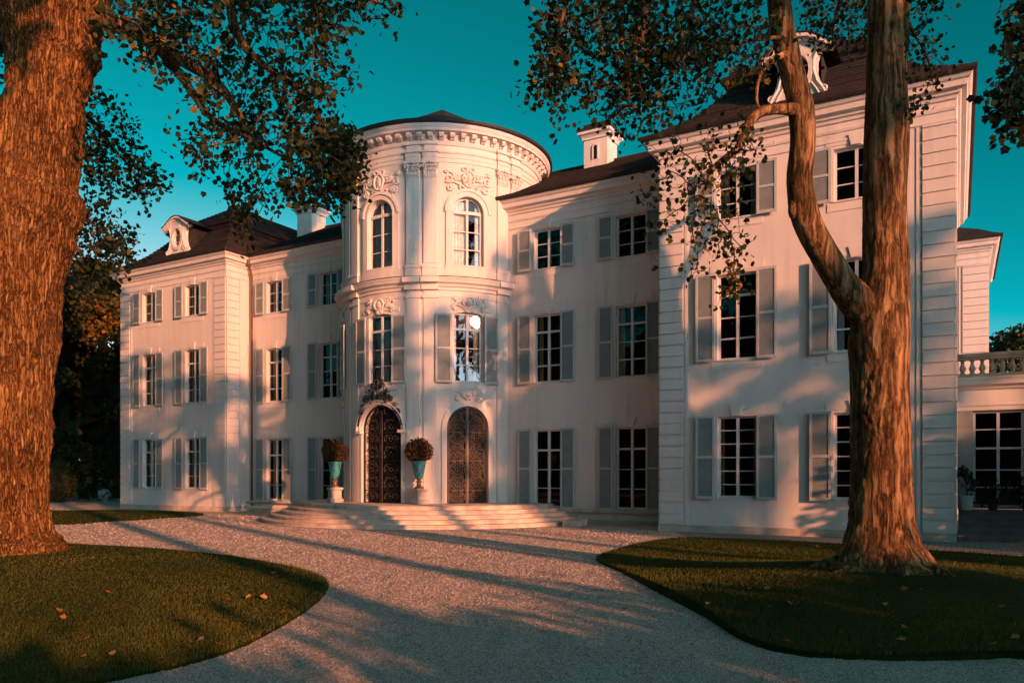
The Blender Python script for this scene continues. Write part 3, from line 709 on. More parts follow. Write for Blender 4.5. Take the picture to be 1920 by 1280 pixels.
for a in (-77.5, -68.3, -28.7, -19.7, 19.7, 28.7, 68.3, 77.5):
    s = dg(a); w = .46
    mb = MB()
    wbox(mb, T, s - w / 2, s + w / 2, 8.98, 11.95, 0, .075)
    wbox(mb, T, s - w / 2 - .03, s + w / 2 + .03, 8.90, 8.96, 0, .11); wbox(mb, T, s - w / 2 - .05, s + w / 2 + .05, 8.82, 8.90, 0, .13)
    wbox(mb, T, s - w / 2 - .04, s + w / 2 + .04, 8.46, 8.82, 0, .11)
    wbox(mb, T, s - w / 2 - .02, s + w / 2 + .02, 12.51, 12.66, 0, .11); wbox(mb, T, s - w / 2 - .02, s + w / 2 + .02, 12.66, 12.80, 0, .13)
    wbox(mb, T, s - w / 2 - .07, s + w / 2 + .07, 12.80, 12.88, 0, .18)
    wbox(mb, T, s - w / 2, s + w / 2, 12.88, 13.08, 0, .08); wbox(mb, T, s - w / 2 - .05, s + w / 2 + .05, 13.08, 13.17, 0, .15)
    # lower order: plain strip with a cap band
    wbox(mb, T, s - w / 2, s + w / 2, .655, 7.78, 0, .05); wbox(mb, T, s - w / 2 - .04, s + w / 2 + .04, 7.78, 7.89, 0, .09); wbox(mb, T, s - w / 2, s + w / 2, 7.89, 8.06, 0, .05)
    wbox(mb, T, s - w / 2 - .05, s + w / 2 + .05, 8.06, 8.28, 0, .17); wbox(mb, T, s - w / 2 - .05, s + w / 2 + .05, 8.28, 8.462, 0, .37)
    pl = mb.build('pilaster', 'trim', mansion)
    mb = MB(); capital(mb, s, 11.95, 12.51, w); mb.build('capital', 'ornament', pl)
def ornament(W, sc, zc, wd, ht, seed, dd=.03, rad=.034, mat='ornament', name='cartouche', parent=mansion):
    rr = random.Random(seed); mb = MB()
    mb.ball(W.P(sc, .03, zc + ht * .05), .5, 10, 6, (.30, .16, .46 * ht / .9))
    mb.tube([W.P(sc + .20 * math.cos(t), .08, zc + ht * .05 + .27 * ht / .9 * math.sin(t)) for t in np.linspace(0, 2 * math.pi, 17)], .035, 5)
    for i in range(9):
        u = rr.uniform(.12, 1) * wd / 2; v = rr.uniform(-.5, .5) * ht * (1 - .35 * u / (wd / 2)); r = rr.uniform(.07, .15) * (wd / 1.5); a0 = rr.uniform(0, 6.28); sg = rr.choice((-1, 1)); tr = rr.uniform(.9, 1.5)
        for m in (-1, 1):
            mb.tube([W.P(sc + m * (u + a), dd + .03 * k / 17, zc + v + z) for k, (a, z) in enumerate(spiral(0, 0, r, a0, tr, sg))], [rad * (1.15 - .03 * k) for k in range(18)], 5)
    for i in range(12):
        u = rr.uniform(.05, 1) * wd / 2; v = rr.uniform(-.5, .5) * ht * (1 - .3 * u / (wd / 2)); b = rr.uniform(.03, .06)
        for m in (-1, 1): mb.ball(W.P(sc + m * u, .03, zc + v), b, 6, 4, (1, 1, rr.uniform(.8, 1.8)))
    for m in (-1, 1):
        mb.tube([W.P(sc + m * wd / 2 * t, .04, zc + ht * (.35 - .55 * t + .55 * t * t)) for t in np.linspace(.1, 1, 9)], [rad * 1.3 * (1.1 - .6 * t) for t in np.linspace(.1, 1, 9)], 5)
        mb.tube([W.P(sc + m * wd / 2 * t, .04, zc - ht * (.40 - .75 * t + .45 * t * t)) for t in np.linspace(.1, .9, 9)], [rad * 1.3 * (1.1 - .6 * t) for t in np.linspace(.1, 1, 9)], 5)
    return mb.build(name, mat, parent, smooth=True, sharp=60)
def clipped(mb, W, pts, dd, r, poly):
    run = []
    for p in pts + [None]:
        if p is not None and inpoly(p[0], p[1], poly): run.append(p)
        else:
            if len(run) > 1: mb.tube([W.P(a, dd, z) for a, z in run], r, 4, cap=False)
            run = []
def door(bay, main):
    s = dg(bay); w, z0, zs = (1.78, .655, 3.22) if main else (1.50, .655, 3.30); ap = arch_pts(s, w, z0, zs, 14)
    rd = -.07 if main else -.15
    inner = arch_pts(s, w - .12, z0 + .02, zs, 14)
    mb = MB(); wring(mb, T, inner, ap, rd - .03, rd + .03, closed=True)
    wbox(mb, T, s - .035, s + .035, z0, zs + .70, rd - .03, rd + .05); mb_door = mb
    dr = mb_door.build('door', 'iron', mansion)
    # each leaf: wrought scrolls
    for sg in (-1, 1):
        mb = MB(); c = s + sg * (.43 if main else .36); hw_ = .36 if main else .30
        for u in (c - hw_ - .01, c + hw_ + .01): clipped(mb, T, [(u, z) for z in np.linspace(z0 + .04, zs + .6, 30)], rd, .009, inner)
        z = z0 + .04; k = 0
        while z < zs + .62:
            h = (.40, .56, .48, .60)[k % 4]
            for m in (-1, 1):
                clipped(mb, T, [(c + m * (.155 + a * 1.05), z + .17 + b) for a, b in spiral(0, 0, .145, -math.pi / 2 * 1.1, 1.6, 1 if m > 0 else -1, 26)] if m > 0 else [(c - (.155 + a * 1.05), z + .17 + b) for a, b in spiral(0, 0, .145, -math.pi / 2 * 1.1, 1.6, 1, 26)], rd, .0105, inner)
                clipped(mb, T, [(c + m * (.13 + a), z + h - .12 + b) for a, b in spiral(0, 0, .105, math.pi * .6, 1.5, -1, 22)], rd, .0095, inner)
                clipped(mb, T, [(c + m * (.24 + a), z + h * .62 + b) for a, b in spiral(0, 0, .06, 0.3, 1.2, 1, 14)], rd, .008, inner)
                clipped(mb, T, [(c + m * (.02 + .27 * math.sin(t)), z + h * t / 3.14) for t in np.linspace(0, 3.14, 16)], rd, .009, inner)
            if k % 2: clipped(mb, T, [(c - hw_, z), (c - .1, z), (c + .1, z), (c + hw_, z)], rd, .016, inner)
            for q in (.25, .5, .8): mb.ball(T.P(c, rd + .01, z + h * q), .022, 5, 3)
            z += h; k += 1
        mb.build('grille', 'iron' if main else 'pale_iron', dr)
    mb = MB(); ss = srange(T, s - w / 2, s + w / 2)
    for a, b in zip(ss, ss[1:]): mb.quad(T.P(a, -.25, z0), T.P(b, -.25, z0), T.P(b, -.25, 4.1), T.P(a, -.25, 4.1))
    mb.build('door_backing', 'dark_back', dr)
    ow = 1.03 if main else .93
    out = arch_pts(s, ow * 2, z0, zs, 14); mb = MB()
    wring(mb, T, ap, out, -.01, .05)
    wring(mb, T, [ap[0], ap[-1]], [out[0], out[-1]], -.01, .05); wring(mb, T, [ap[1], ap[2]], [out[1], out[2]], -.01, .05)
    if main:
        o1 = arch_pts(s, 1.86, z0, zs, 14)[2:]; o2 = arch_pts(s, 2.04, z0, zs, 14)[2:]
        wring(mb, T, o1, o2, .0, .13); o3 = arch_pts(s, 2.12, z0, zs, 14)[2:]; wring(mb, T, o2, o3, .0, .19)
        for m in (-1, 1): wbox(mb, T, s + m * .95 - .14, s + m * .95 + .14, zs - .10, zs, 0, .18)
    sd = mb.build('door_surround', 'trim', dr)
    if main:
        mb = MB(); rr = random.Random(5)
        for i in range(46):
            t = rr.uniform(0, 1); u = t * .84; top = .78 * (1 - t ** 2.0); base = 4.20 - .42 * t * t
            v = base + rr.uniform(.03, max(.08, top)); r = rr.uniform(.05, .10); a0 = rr.uniform(0, 6.28); tr = rr.uniform(.8, 1.5); g = rr.choice((-1, 1)); q = rr.uniform(.08, .24)
            for m in (-1, 1): mb.tube([T.P(s + m * (u + a), q, v + z) for a, z in spiral(0, 0, r, a0, tr, g, 14)], .016, 4)
        for i in range(60):
            t = rr.uniform(0, 1); v = 4.20 - .42 * t * t + rr.uniform(.02, max(.06, .78 * (1 - t ** 2.0)))
            for m in (-1, 1): mb.ball(T.P(s + m * t * .8, rr.uniform(.08, .24), v), rr.uniform(.016, .034), 5, 3, (1.3, 1, .8))
        for m in (-1, 1):
            mb.tube([T.P(s + m * .95 * math.sin(t), .16, 3.30 + .98 * math.cos(t)) for t in np.linspace(0, 1.35, 12)], .022, 5)
            mb.tube([T.P(s + m * (.93 + a), .16, 3.46 + z) for a, z in spiral(0, 0, .09, 1.5, 1.4, -1, 14)], .018, 4)
        mb.tube([T.P(s, .16, 4.2), T.P(s, .16, 4.98)], .02, 5); mb.ball(T.P(s, .16, 4.95), .07, 8, 5)
        mb.build('overthrow', 'dark_iron', dr)
    else:
        ornament(T, s, 4.42, .9, .42, 21, dd=.04, rad=.022, name='keystone_ornament', parent=dr)
for b in BAYS: door(b, b == 0)
for b in BAYS:
    s = dg(b); W = T
    cur = [(-.98, -.55, 'tan_curtain'), (-.15, .25, 'curtain'), (.5, .95, 'curtain')] if b == 0 else [(-.98, -.7, 'tan_curtain'), (.6, .98, 'tan_curtain')]
    f = window(T, s, 1.08, 4.88, 7.20, [(.23, .075), (.5, .03), (.745, .045)], mansion, shut=.55, curt=cur, lint=False, seg=.10)
    mb = MB(); wpoly(mb, T, [(s - .80, 7.36), (s - .3, 7.42), (s + .3, 7.42), (s + .80, 7.36), (s + .80, 7.52), (s - .80, 7.52)], -.01, .035)
    mb.build('lintel', 'trim', f)
    ornament(T, s, 7.62, 1.15, .62, 31)
    # upper arched window
    w = 1.12; z0, zs = 8.93, 10.80; ap = arch_pts(s, w, z0, zs, 14); mb = MB()
    inn = arch_pts(s, w - .12, z0 + .07, zs, 14); wring(mb, T, inn, ap, -.22, -.14, closed=True)
    wbox(mb, T, s - .04, s + .04, z0 + .07, zs + .5, -.22, -.125); wbox(mb, T, s - .52, s + .52, zs - .02, zs + .09, -.22, -.10)
    for k in (1, 2):
        z = z0 + (zs - z0) * k / 3
        for a, b2 in ((s - .50, s - .04), (s + .04, s + .50)): wbox(mb, T, a, b2, z - .015, z + .015, -.21, -.15)
    f = mb.build('window', 'frame', mansion)
    mb = MB(); g = arch_pts(s, w - .06, z0, zs, 14)
    TP = Tangent(T, s); mb.face([TP.P(a, -.18, z) for a, z in g]); mb.build('pane', 'glass', f, normals=False)
    mb = MB(); out = arch_pts(s, 1.58, 8.62, zs, 14)
    wring(mb, T, ap[2:], out[2:], -.01, .06); wring(mb, T, [ap[1], ap[2]], [(out[1][0], ap[1][1]), out[2]], -.01, .06); wring(mb, T, [ap[0], ap[-1]], [(out[0][0], ap[0][1]), out[-1]], -.01, .06)
    o2 = arch_pts(s, 1.46, z0, zs, 14)[2:]; o3 = arch_pts(s, 1.66, z0, zs, 14)[2:]; wring(mb, T, o2, o3, .0, .10)
    wbox(mb, T, s - .82, s + .82, 8.58, 8.93, -.01, .065); wbox(mb, T, s - .6, s + .6, 8.90, 8.95, -.2, .08)
    mb.build('window_surround', 'trim', f)
    for c in ([(-.95, .0, 'curtain'), (.02, .95, 'curtain')] if b <= 0 else [(-.95, -.05, 'curtain'), (.62, .9, 'curtain')]): curtain(T, s + c[0] * w / 2, s + c[1] * w / 2, z0 + .03, zs + .45, f, c[2], d=-.28)
    ornament(T, s, 11.92, 1.55, .92, 12, rad=.042)

# ------------------------------------------------------------------ rear pavilion, seen past the right corner
RX = (-6, 1.14); RY = 38.0
mb = MB(); mb.quad((RX[0], RY, 0), (RX[1], RY, 0), (RX[1], RY, 11), (RX[0], RY, 11)); mb.quad((RX[1], RY, 0), (RX[1], RY + 8, 0), (RX[1], RY + 8, 11), (RX[1], RY, 11)); mb.build('rear_pavilion_wall', 'stucco', mansion)
path = [(RX[0], RY + 8), (RX[0], RY), (RX[1], RY), (RX[1], RY + 8)]
mb = MB(); sweep(mb, path, CORN); sweep(mb, path, STR1); sweep(mb, path, STR2); mb.build('cornice', 'trim', mansion)
mb = MB(); sweep(mb, path, GUT); mb.build('gutter', 'gutter', mansion)
mb = MB(); sweep(mb, path, ROOF[:3] + [(-3.4, 13.6)], closed=True, uv=True); mb.build('roof', 'tile', mansion)
quoins(Flat(RY), RX[1] - .95, RX[1], mansion, -1)

# ------------------------------------------------------------------ garden room at the right with its balustraded terrace
GY = 24.0; G = Flat(GY); gx0, gx1 = BR[1] + .06, 8.0
mb = MB(); wbox(mb, G, gx0, gx0 + .36, .75, 3.36, -.3, .0)
for z in (1.45, 2.95): wbox(mb, G, gx0 + .05, gx0 + .31, z, z + .03, 0, .02)
mb.build('garden_room_wall', 'shutter', mansion)
mb = MB(); path = [(gx0, GY), (gx1, GY), (gx1, GY + 8)]
sweep(mb, path, [(-.3, 3.36), (.02, 3.36), (.03, 3.46), (.06, 3.48), (.06, 3.52), (.03, 3.54), (.03, 3.88), (.10, 3.92), (.14, 3.98), (.26, 4.02), (.30, 4.12), (.34, 4.18), (.34, 4.21), (-.4, 4.23)]); mb.build('garden_room_cornice', 'quoin', mansion)
mb = MB(); mb.box((gx0, GY + .35, 3.9), (gx1 - .2, GY + 9, 4.19)); mb.build('terrace', 'stone', mansion)
mb = MB(); B = Flat(GY - .08)
wbox(mb, B, gx0, gx1, 4.235, 4.32, -.24, .02); wbox(mb, B, gx0, gx1, 4.70, 4.77, -.22, .0); wbox(mb, B, gx0, gx1, 4.77, 4.86, -.26, .04)
bal = mb.build('balustrade', 'sunlit_stone', mansion)
proto = None
BP = [(.075, 4.32), (.075, 4.35), (.045, 4.37), (.05, 4.39), (.078, 4.45), (.075, 4.50), (.045, 4.58), (.035, 4.62), (.05, 4.635), (.05, 4.65), (.035, 4.66), (.06, 4.68), (.06, 4.70)]
for k in range(34):
    x = gx0 + .12 + k * .225
    if proto is None:
        mb = MB(); mb.lathe((x, GY + .03, 0), BP, 12); proto = mb.build('baluster', 'sunlit_stone', bal, smooth=True, sharp=35); bx0 = x
    else:
        c = proto.copy(); col.objects.link(c); c.parent = bal; c.location.x = x - bx0
def garden_window(x0, x1):
    mb = MB(); grid_frame(mb, G, x0, x1, .80, 3.34, [(.19, .03), (.385, .055), (.61, .03), (.79, .03)], -.2, -.12, .06, .07)
    f = mb.build('garden_window', 'shutter_frame', mansion)
    mb = MB(); mb.quad(G.P(x0 + .03, -.17, .82), G.P(x1 - .03, -.17, .82), G.P(x1 - .03, -.17, 3.33), G.P(x0 + .03, -.17, 3.33)); mb.build('pane', 'glass', f, normals=False)
x = gx0 + .36
while x < gx1 - 1.2:
    garden_window(x, x + 1.14); x += 1.20
    mb = MB(); wbox(mb, G, x - .06, x, .75, 3.36, -.22, -.05); mb.build('garden_window_post', 'shutter_frame', mansion)
room(gx0 + .05, gx1, GY + .9, .74, 3.4, 4).build('interior', 'room', mansion)

# terrace steps
gs = empty('garden_steps', (2, 23, 0), 'broad stone steps, coloured dark for the shade, leading up to the glazed garden room at the right', 'steps')
for k in range(5):
    mb = MB(); y0 = 22.55 + k * .30
    mb.box((gx0 + .02, y0, .15 * k + .001 * k), (gx1 + .3, GY + .5 - .01 * k, .15 * (k + 1))); mb.box((gx0 + .021, y0 - .03, .15 * (k + 1) - .045), (gx1 + .31, y0 + .01, .15 * (k + 1) + .003)); mb.build('step', 'shaded_stone', gs)

# ------------------------------------------------------------------ round entrance steps
SC = (-17.38, 24.6)
st = empty('entrance_steps', (-17.2, 21, 0), 'wide half round stone steps spreading out below the two iron doors', 'steps')
for k in range(5):
    r = 6.45 - .345 * k; z0, z1 = .13 * k - (.002 if k == 0 else 0), .13 * (k + 1)
    prof = [(r - .03, z0), (r - .03, z1 - .055), (r, z1 - .045), (r, z1 - .008), (r - .02, z1), (1.5, z1)]
    mb = MB(); rows_ = []
    for rr_, z in prof: rows_.append([(SC[0] + rr_ * math.sin(R(a)), SC[1] - rr_ * math.cos(R(a)), z) for a in np.arange(-92, 92.1, 2.3)])
    mb.grid(rows_); mb.build('step', 'step', st, smooth=True, sharp=30)
mb = MB(); p = at(1067, 985, 25.0); mb.box((p.x - .22, p.y - .05, 0), (p.x + .22, p.y + .9, .14)); mb.box((p.x - .24, p.y - .07, .14), (p.x + .24, p.y + .92, .19)); mb.build('step_end_block', 'step', st)

# ================================================================== GROUND
def structure(name, mb, mat): o = mb.build(name, mat); o['kind'] = 'structure'; return o
mb = MB(); mb.quad((-600, -600, 0), (600, -600, 0), (600, 900, 0), (-600, 900, 0)); structure('ground', mb, 'turf').location.z = -.08
from mathutils import noise as MN
def rut(x, y):
    """raked and driven-over relief of the gravel"""
    f = max(0, min(1, (17 - y) / 5)) * max(0, min(1, (y - 2) / 2)) * max(0, min(1, (x + 17) / 4))
    if f <= 0: return 0
    al = -.40 * x + .917 * y; ac = .917 * x + .40 * y
    h = MN.noise(Vector((ac * 4.2 + .6 * MN.noise(Vector((al * .8, ac * .5, 3))), al * .8, 0))) * .6 + MN.noise(Vector((ac * 1.1, al * .3, 5))) * .7 + MN.noise(Vector((x * 9, y * 9, 2))) * .35
    return f * .022 * (h + .2)
gx = np.concatenate([np.linspace(-75, -17.2, 6), np.arange(-17, 2.01, .085), np.linspace(2.3, 14, 5)]); gy = np.concatenate([np.linspace(-14, 1.7, 6), np.arange(2, 17.01, .085), np.linspace(17.4, 46, 8)])
mb = MB(); mb.grid([[(x, y, rut(x, y)) for x in gx] for y in gy]); o = mb.build('gravel_drive', 'gravel', smooth=True, normals=False); o['kind'] = 'structure'
mb = MB(); mb.quad((-6.2, 20.35, .006), (9, 18.2, .006), (9, 22.6, .006), (-7.2, 22.16, .006)); structure('paved_path', mb, 'setts')
def smooth_closed(pts, n=6):
    P = [Vector(p) for p in pts]; out = []; m = len(P)
    for i in range(m):
        p0, p1, p2, p3 = P[i - 1], P[i], P[(i + 1) % m], P[(i + 2) % m]
        for k in range(n):
            t = k / n; out.append(tuple(.5 * ((2 * p1) + (p2 - p0) * t + (2 * p0 - 5 * p1 + 4 * p2 - p3) * t * t + (3 * p1 - p0 - 3 * p2 + p3) * t ** 3)))
    return out
LAWN_L = smooth_closed([(-18.1, 10.95), (-15.4, 11.2), (-12.66, 10.89), (-10.5, 10.25), (-9.1, 9.6), (-8.14, 8.75), (-7.3, 7.63), (-6.5, 6.26), (-6.0, 5.09), (-5.95, 4.1), (-6.4, 3.0), (-8.5, .8), (-16, -4), (-28, -2), (-30, 6), (-24, 10.2)])
LAWN_B = smooth_closed([(-25.9, 14.9), (-25.85, 16.7), (-25.9, 18.9), (-26.3, 21.0), (-28.2, 22.2), (-31.1, 22.5), (-33.7, 21.8), (-35.0, 20.4), (-38, 19.0), (-40, 14.0), (-32, 13.2)])
LAWN_R = smooth_closed([(-6.13, 14.06), (-6.45, 15.3), (-6.65, 17.75), (-6.3, 19.9), (-4.66, 20.25), (-2.61, 20.03), (-.98, 19.46), (1.17, 18.75), (5, 17.4), (11, 15.5), (13, 11), (8, 9.4), (2.5, 8.95), (.53, 8.48), (-.61, 7.76), (-1.3, 7.62), (-1.9, 8.05), (-2.62, 9.19), (-3.59, 10.5), (-4.95, 12.4)])
MOUND = (-.93, 12.0, .36)
def ground_z(x, y):
    d = np.hypot(np.asarray(x) - MOUND[0], (np.asarray(y) - MOUND[1]))
    return MOUND[2] * np.exp(-(d / 2.7) ** 2)
def lawn(name, poly):
    cx = sum(p[0] for p in poly) / len(poly); cy = sum(p[1] for p in poly) / len(poly); rows = []
    if name == 'L_R': cx, cy = MOUND[0], MOUND[1]
    fr = [0, .004, .03] + list(np.linspace(.08, 1, 24))
    for k, t in enumerate(fr):
        r = []
        for x, y in poly:
            X, Y = x + (cx - x) * t, y + (cy - y) * t; z = (0, .035, .05)[min(k, 2)]
            if k > 1 and poly is LAWN_R: z += float(ground_z(X, Y)) * min(1, (t - .03) / .25)
            r.append((X, Y, z))
        rows.append(r)
    mb = MB(); mb.grid(rows, closed=True)
    me = mb.build('lawn', 'turf', smooth=True, sharp=50); me['kind'] = 'structure'; return me
def lawn_z(P):
    x, y = P[:, 0], P[:, 1]; return np.where(poly_mask(P, LAWN_R), ground_z(x, y), 0)
lawn('L_L', LAWN_L); lawn('L_B', LAWN_B); lawn('L_R', LAWN_R)
def poly_mask(P, poly):
    x, y = P[:, 0], P[:, 1]; c = np.zeros(len(P), bool); n = len(poly)
    for i in range(n):
        (x0, y0), (x1, y1) = poly[i], poly[i - 1]
        if y0 == y1: continue
        c ^= ((y0 > y) != (y1 > y)) & (x < (x1 - x0) * (y - y0) / (y1 - y0) + x0)
    return c
def ground_samples(n, ymin=905, ymax=1400, xr=(-250, 2150)):
    """ground points spread evenly over what is seen, so that near ground is sampled densest"""
    py = rng.uniform(ymin, ymax, n); px = rng.uniform(*xr, n)
    zc = CAMH * F / (py - CY0); xc = (px - CX) / F * zc
    return np.stack([xc * _ca - zc * _sa, xc * _sa + zc * _ca, np.zeros(n)], 1), zc
def grass(name, polys, n):
    P, zc = ground_samples(n, 940); k = np.zeros(len(P), bool)
    for p in polys: k |= poly_mask(P, p)
    P, zc = P[k], zc[k]; m = len(P)
    w = np.clip(zc * .0006, .003, .03); h = rng.uniform(.014, .036, m)
    a = rng.uniform(0, 2 * np.pi, m); lean = rng.normal(0, .35, (m, 2))
    V = np.zeros((m, 3, 3)); dx = np.stack([np.cos(a), np.sin(a)], 1) * w[:, None]
    V[:, 0, :2] = P[:, :2] - dx; V[:, 1, :2] = P[:, :2] + dx; V[:, 2, :2] = P[:, :2] + lean * h[:, None]
    gz = lawn_z(P); V[:, :2, 2] = .03 + gz[:, None]; V[:, 2, 2] = .045 + h + gz
    patch = .5 + .25 * np.sin(P[:, 0] * 1.3 + 2 * np.sin(P[:, 1] * .9)) + .2 * np.sin(P[:, 1] * 2.1 + P[:, 0] * .7)
    o = link(name, mesh_np(name, V, [(0, 1, 2)], np.clip(patch * .6 + rng.uniform(0, .5, m), 0, 1)), 'grassblade'); o['kind'] = 'stuff'
    return tag(o, 'short mown grass blades covering the lawns', 'grass', kind='stuff')
grass('grass', [LAWN_L, LAWN_B, LAWN_R], 560000)
def pebbles(n):
    P, zc = ground_samples(n, 945); k = ~(poly_mask(P, LAWN_L) | poly_mask(P, LAWN_B) | poly_mask(P, LAWN_R))
    k &= np.hypot(P[:, 0] - SC[0], P[:, 1] - SC[1]) > 6.8
    k &= (P[:, 1] < 20.3 - .14 * np.clip(P[:, 0] + 6, 0, 20)) | (P[:, 0] < -7)
    k &= (P[:, 1] < 22)
    P, zc = P[k], zc[k]; m = len(P)
    r = np.clip(zc * .0011, .007, .035) * rng.uniform(.6, 1.5, m)
    O = np.array([(1, 0, 0), (0, 1, 0), (-1, 0, 0), (0, -1, 0), (0, 0, .75)], float); Fc = [(0, 1, 4), (1, 2, 4), (2, 3, 4), (3, 0, 4)]
    a = rng.uniform(0, np.pi, m); c, s = np.cos(a), np.sin(a); V = np.zeros((m, 5, 3)); jit = rng.uniform(.7, 1.3, (m, 5))
    V[:, :, 0] = (O[:, 0] * c[:, None] - O[:, 1] * s[:, None]) * jit * r[:, None] + P[:, :1]; V[:, :, 1] = (O[:, 0] * s[:, None] + O[:, 1] * c[:, None]) * jit * r[:, None] + P[:, 1:2]; V[:, :, 2] = O[:, 2] * r[:, None] * jit + np.array([rut(a_, b_) for a_, b_ in P[:, :2]])[:, None]
    o = link('gravel', mesh_np('gravel', V, Fc, rng.uniform(0, 1, m)), 'pebble')
    return tag(o, 'loose pale gravel spread over the drive', 'gravel', kind='stuff')
pebbles(300000)

# ================================================================== URNS, SHRUBS, POTS
PED = [(.235, 0), (.235, .04), (.255, .05), (.255, .10), (.235, .125), (.20, .16), (.19, .20), (.19, .42), (.205, .44), (.23, .465), (.24, .50), (.24, .54), (.08, .545)]
URN = [(.17, 0), (.17, .035), (.10, .06), (.075, .10), (.09, .14), (.07, .18), (.085, .22), (.06, .26), (.07, .285), (.11, .33), (.155, .42), (.185, .55), (.20, .68), (.215, .80), (.245, .88), (.26, .90), (.26, .925), (.22, .92), (.20, .85), (.02, .80)]
def urn_set(x, y, labels, rot, flat):
    z = .65
    ped = MB(); ped.square_lathe((x, y, z), PED, rot)
    for k in range(4):
        a = rot + k * math.pi / 2; nx, ny = math.cos(a), math.sin(a); tx, ty = -ny, nx; W = []
        f = lambda u, zz, q: (x + nx * q + tx * u, y + ny * q + ty * u, z + zz)
        for (u0, u1, z0, z1) in ((-.145, .145, .225, .245), (-.145, .145, .375, .395), (-.145, -.125, .245, .375), (.125, .145, .245, .375)):
            ped.quad(f(u0, z0, .201), f(u1, z0, .201), f(u1, z1, .201), f(u0, z1, .201))
            ped.quad(f(u0, z1, .19), f(u0, z1, .201), f(u1, z1, .201), f(u1, z1, .19)); ped.quad(f(u0, z0, .19), f(u1, z0, .19), f(u1, z0, .201), f(u0, z0, .201))
    o = ped.build('pedestal', 'stone'); tag(o, labels[0], 'pedestal', 'stone pedestals before the doors')
    u = MB(); u.lathe((x, y, z + .545), URN[9:], 28); o = u.build('urn', 'patina', smooth=True, sharp=50); tag(o, labels[1], 'urn', 'turquoise urns before the doors')
    f = MB(); f.lathe((x, y, z + .545), URN[:10], 20)
    for k in range(8): f.ball((x + .085 * math.cos(k * .785), y + .085 * math.sin(k * .785), z + .545 + .22), .03, 6, 4)
    f.build('urn_foot', 'bronze', o, smooth=True, sharp=50)
    hd = MB()
    for sg in (-1, 1): hd.tube([(x + sg * (.19 + .07 * math.sin(t)), y, z + .545 + .62 + .10 * t) for t in np.linspace(0, 2.6, 8)], .014, 6)
    hd.build('urn_handle', 'patina', o, smooth=True)
    # leaf ball
    n = 2600; v = rng.normal(size=(n, 3)); v /= np.linalg.norm(v, axis=1)[:, None]; rr = .455 * (1 - .30 * rng.uniform(0, 1, n) ** 2) * (1 + .05 * np.sin(v[:, 0] * 9 + v[:, 2] * 7))
    P = v * rr[:, None]; P[:, 2] = np.where(P[:, 2] < -.2, P[:, 2] * .55 - .08, P[:, 2] * flat)
    P[:, 2] = np.maximum(P[:, 2], -.34)
    o = leaves('clipped_shrub', P + np.array([x, y, z + 1.79]), .085, 'bush_leaf', None, 'oval', -.3); tag(o, labels[2], 'shrub', 'ball shaped shrubs in the urns')
    mb = MB(); mb.ball((x, y, z + 1.79), .33, 12, 8, (1, 1, .85)); mb.tube([(x, y, z + 1.4), (x, y, z + 1.7)], .04, 6); mb.build('branches', 'soil', o)
urn_set(-15.93, 21.50, ('pale stone pedestal standing free between the two iron doors', 'turquoise urn standing between the two iron doors', 'rounder brown leaved ball shrub in the urn between the doors'), R(-18), .95)
urn_set(-19.70, 21.48, ('pale stone pedestal at the left end of the entrance platform, before a window', 'turquoise urn with a worn bronze foot before the ground floor window', 'flat bottomed reddish brown ball shrub in front of the ground floor window'), R(-30), .98)

# ================================================================== TREES
def noise3(p, sc, seed=0):
    from mathutils import noise as mn
    return mn.noise(Vector((p[0] * sc + seed, p[1] * sc - seed, p[2] * sc)))
def trunk_mesh(rings, seg, bumpy, ridge, seed, flare=0, rough=False, zoff=0):
    """rings: (x, y, z, rx): furrowed bark as real relief"""
    mb = MB(); rows = []
    for (x, y, z, r) in rings:
        row = []
        for k in range(seg):
            t = 2 * math.pi * k / seg; c, s = math.cos(t), math.sin(t)
            n1 = noise3((c * r, s * r, z), .9, seed) * bumpy + noise3((c * r, s * r, z * .5), 2.6, seed + 5) * bumpy * .5
            if rough:       # smooth skin broken by knotty, ridged patches
                lo = max(0, min(1, (5.2 - (z - zoff)) / 3.5))
                m = max(0, min(1, noise3((c * r, s * r, z * .4), 1.7, seed + 21) * 2.6 + .25 + .25 * lo + max(0, 1.2 - (z - zoff)) * .5)) * (.25 + .75 * lo)
                w = noise3((c * r, s * r, z), 3, seed + 2) * .10
                n2 = m * ridge * (1.3 * abs(noise3((c * r + w, s * r + w, z * .33), 13, seed + 9)) - .3 + .7 * max(0, noise3((c * r, s * r, z * .7 + w), 24, seed + 3)))
            else:
                w = noise3((c * r, s * r, z), 2, seed + 2) * .10
                n2 = (abs(noise3((c * r + w, s * r + w, z * .16), 9, seed + 9)) * 2.2 - .5) * ridge + noise3((c * r, s * r, z * .5), 22, seed + 3) * ridge * .4
            fl = 0; zz = z - zoff
            if flare and zz < 1.5: fl = flare * max(0, 1 - zz / 1.5) ** 2.4 * (.6 + .55 * math.cos(t * 5 + seed) + .25 * math.cos(t * 3 + 1))
            q = r + n1 + n2 + fl; row.append((x + c * q, y + s * q, z))
        rows.append(row)
    mb.grid(rows, closed=True); return mb
def interp_rings(keys, zc, step=.06):
    """keys: photo rows (py, left px, right px) at a distance -> rings"""
    keys = sorted(keys, key=lambda k: -k[0]); out = []
    pts = []
    for py, a, b in keys:
        c = at((a + b) / 2, py, zc); pts.append((c.x, c.y, c.z, (b - a) / 2 / F * zc))
    z = pts[0][2]
    while z < pts[-1][2]:
        for p, q in zip(pts, pts[1:]):
            if p[2] <= z <= q[2]:
                t = (z - p[2]) / max(1e-6, q[2] - p[2]); t2 = t * t * (3 - 2 * t); out.append(tuple(p[i] + (q[i] - p[i]) * (t2 if i == 3 else t) for i in range(4))); break
        z += step
    return out
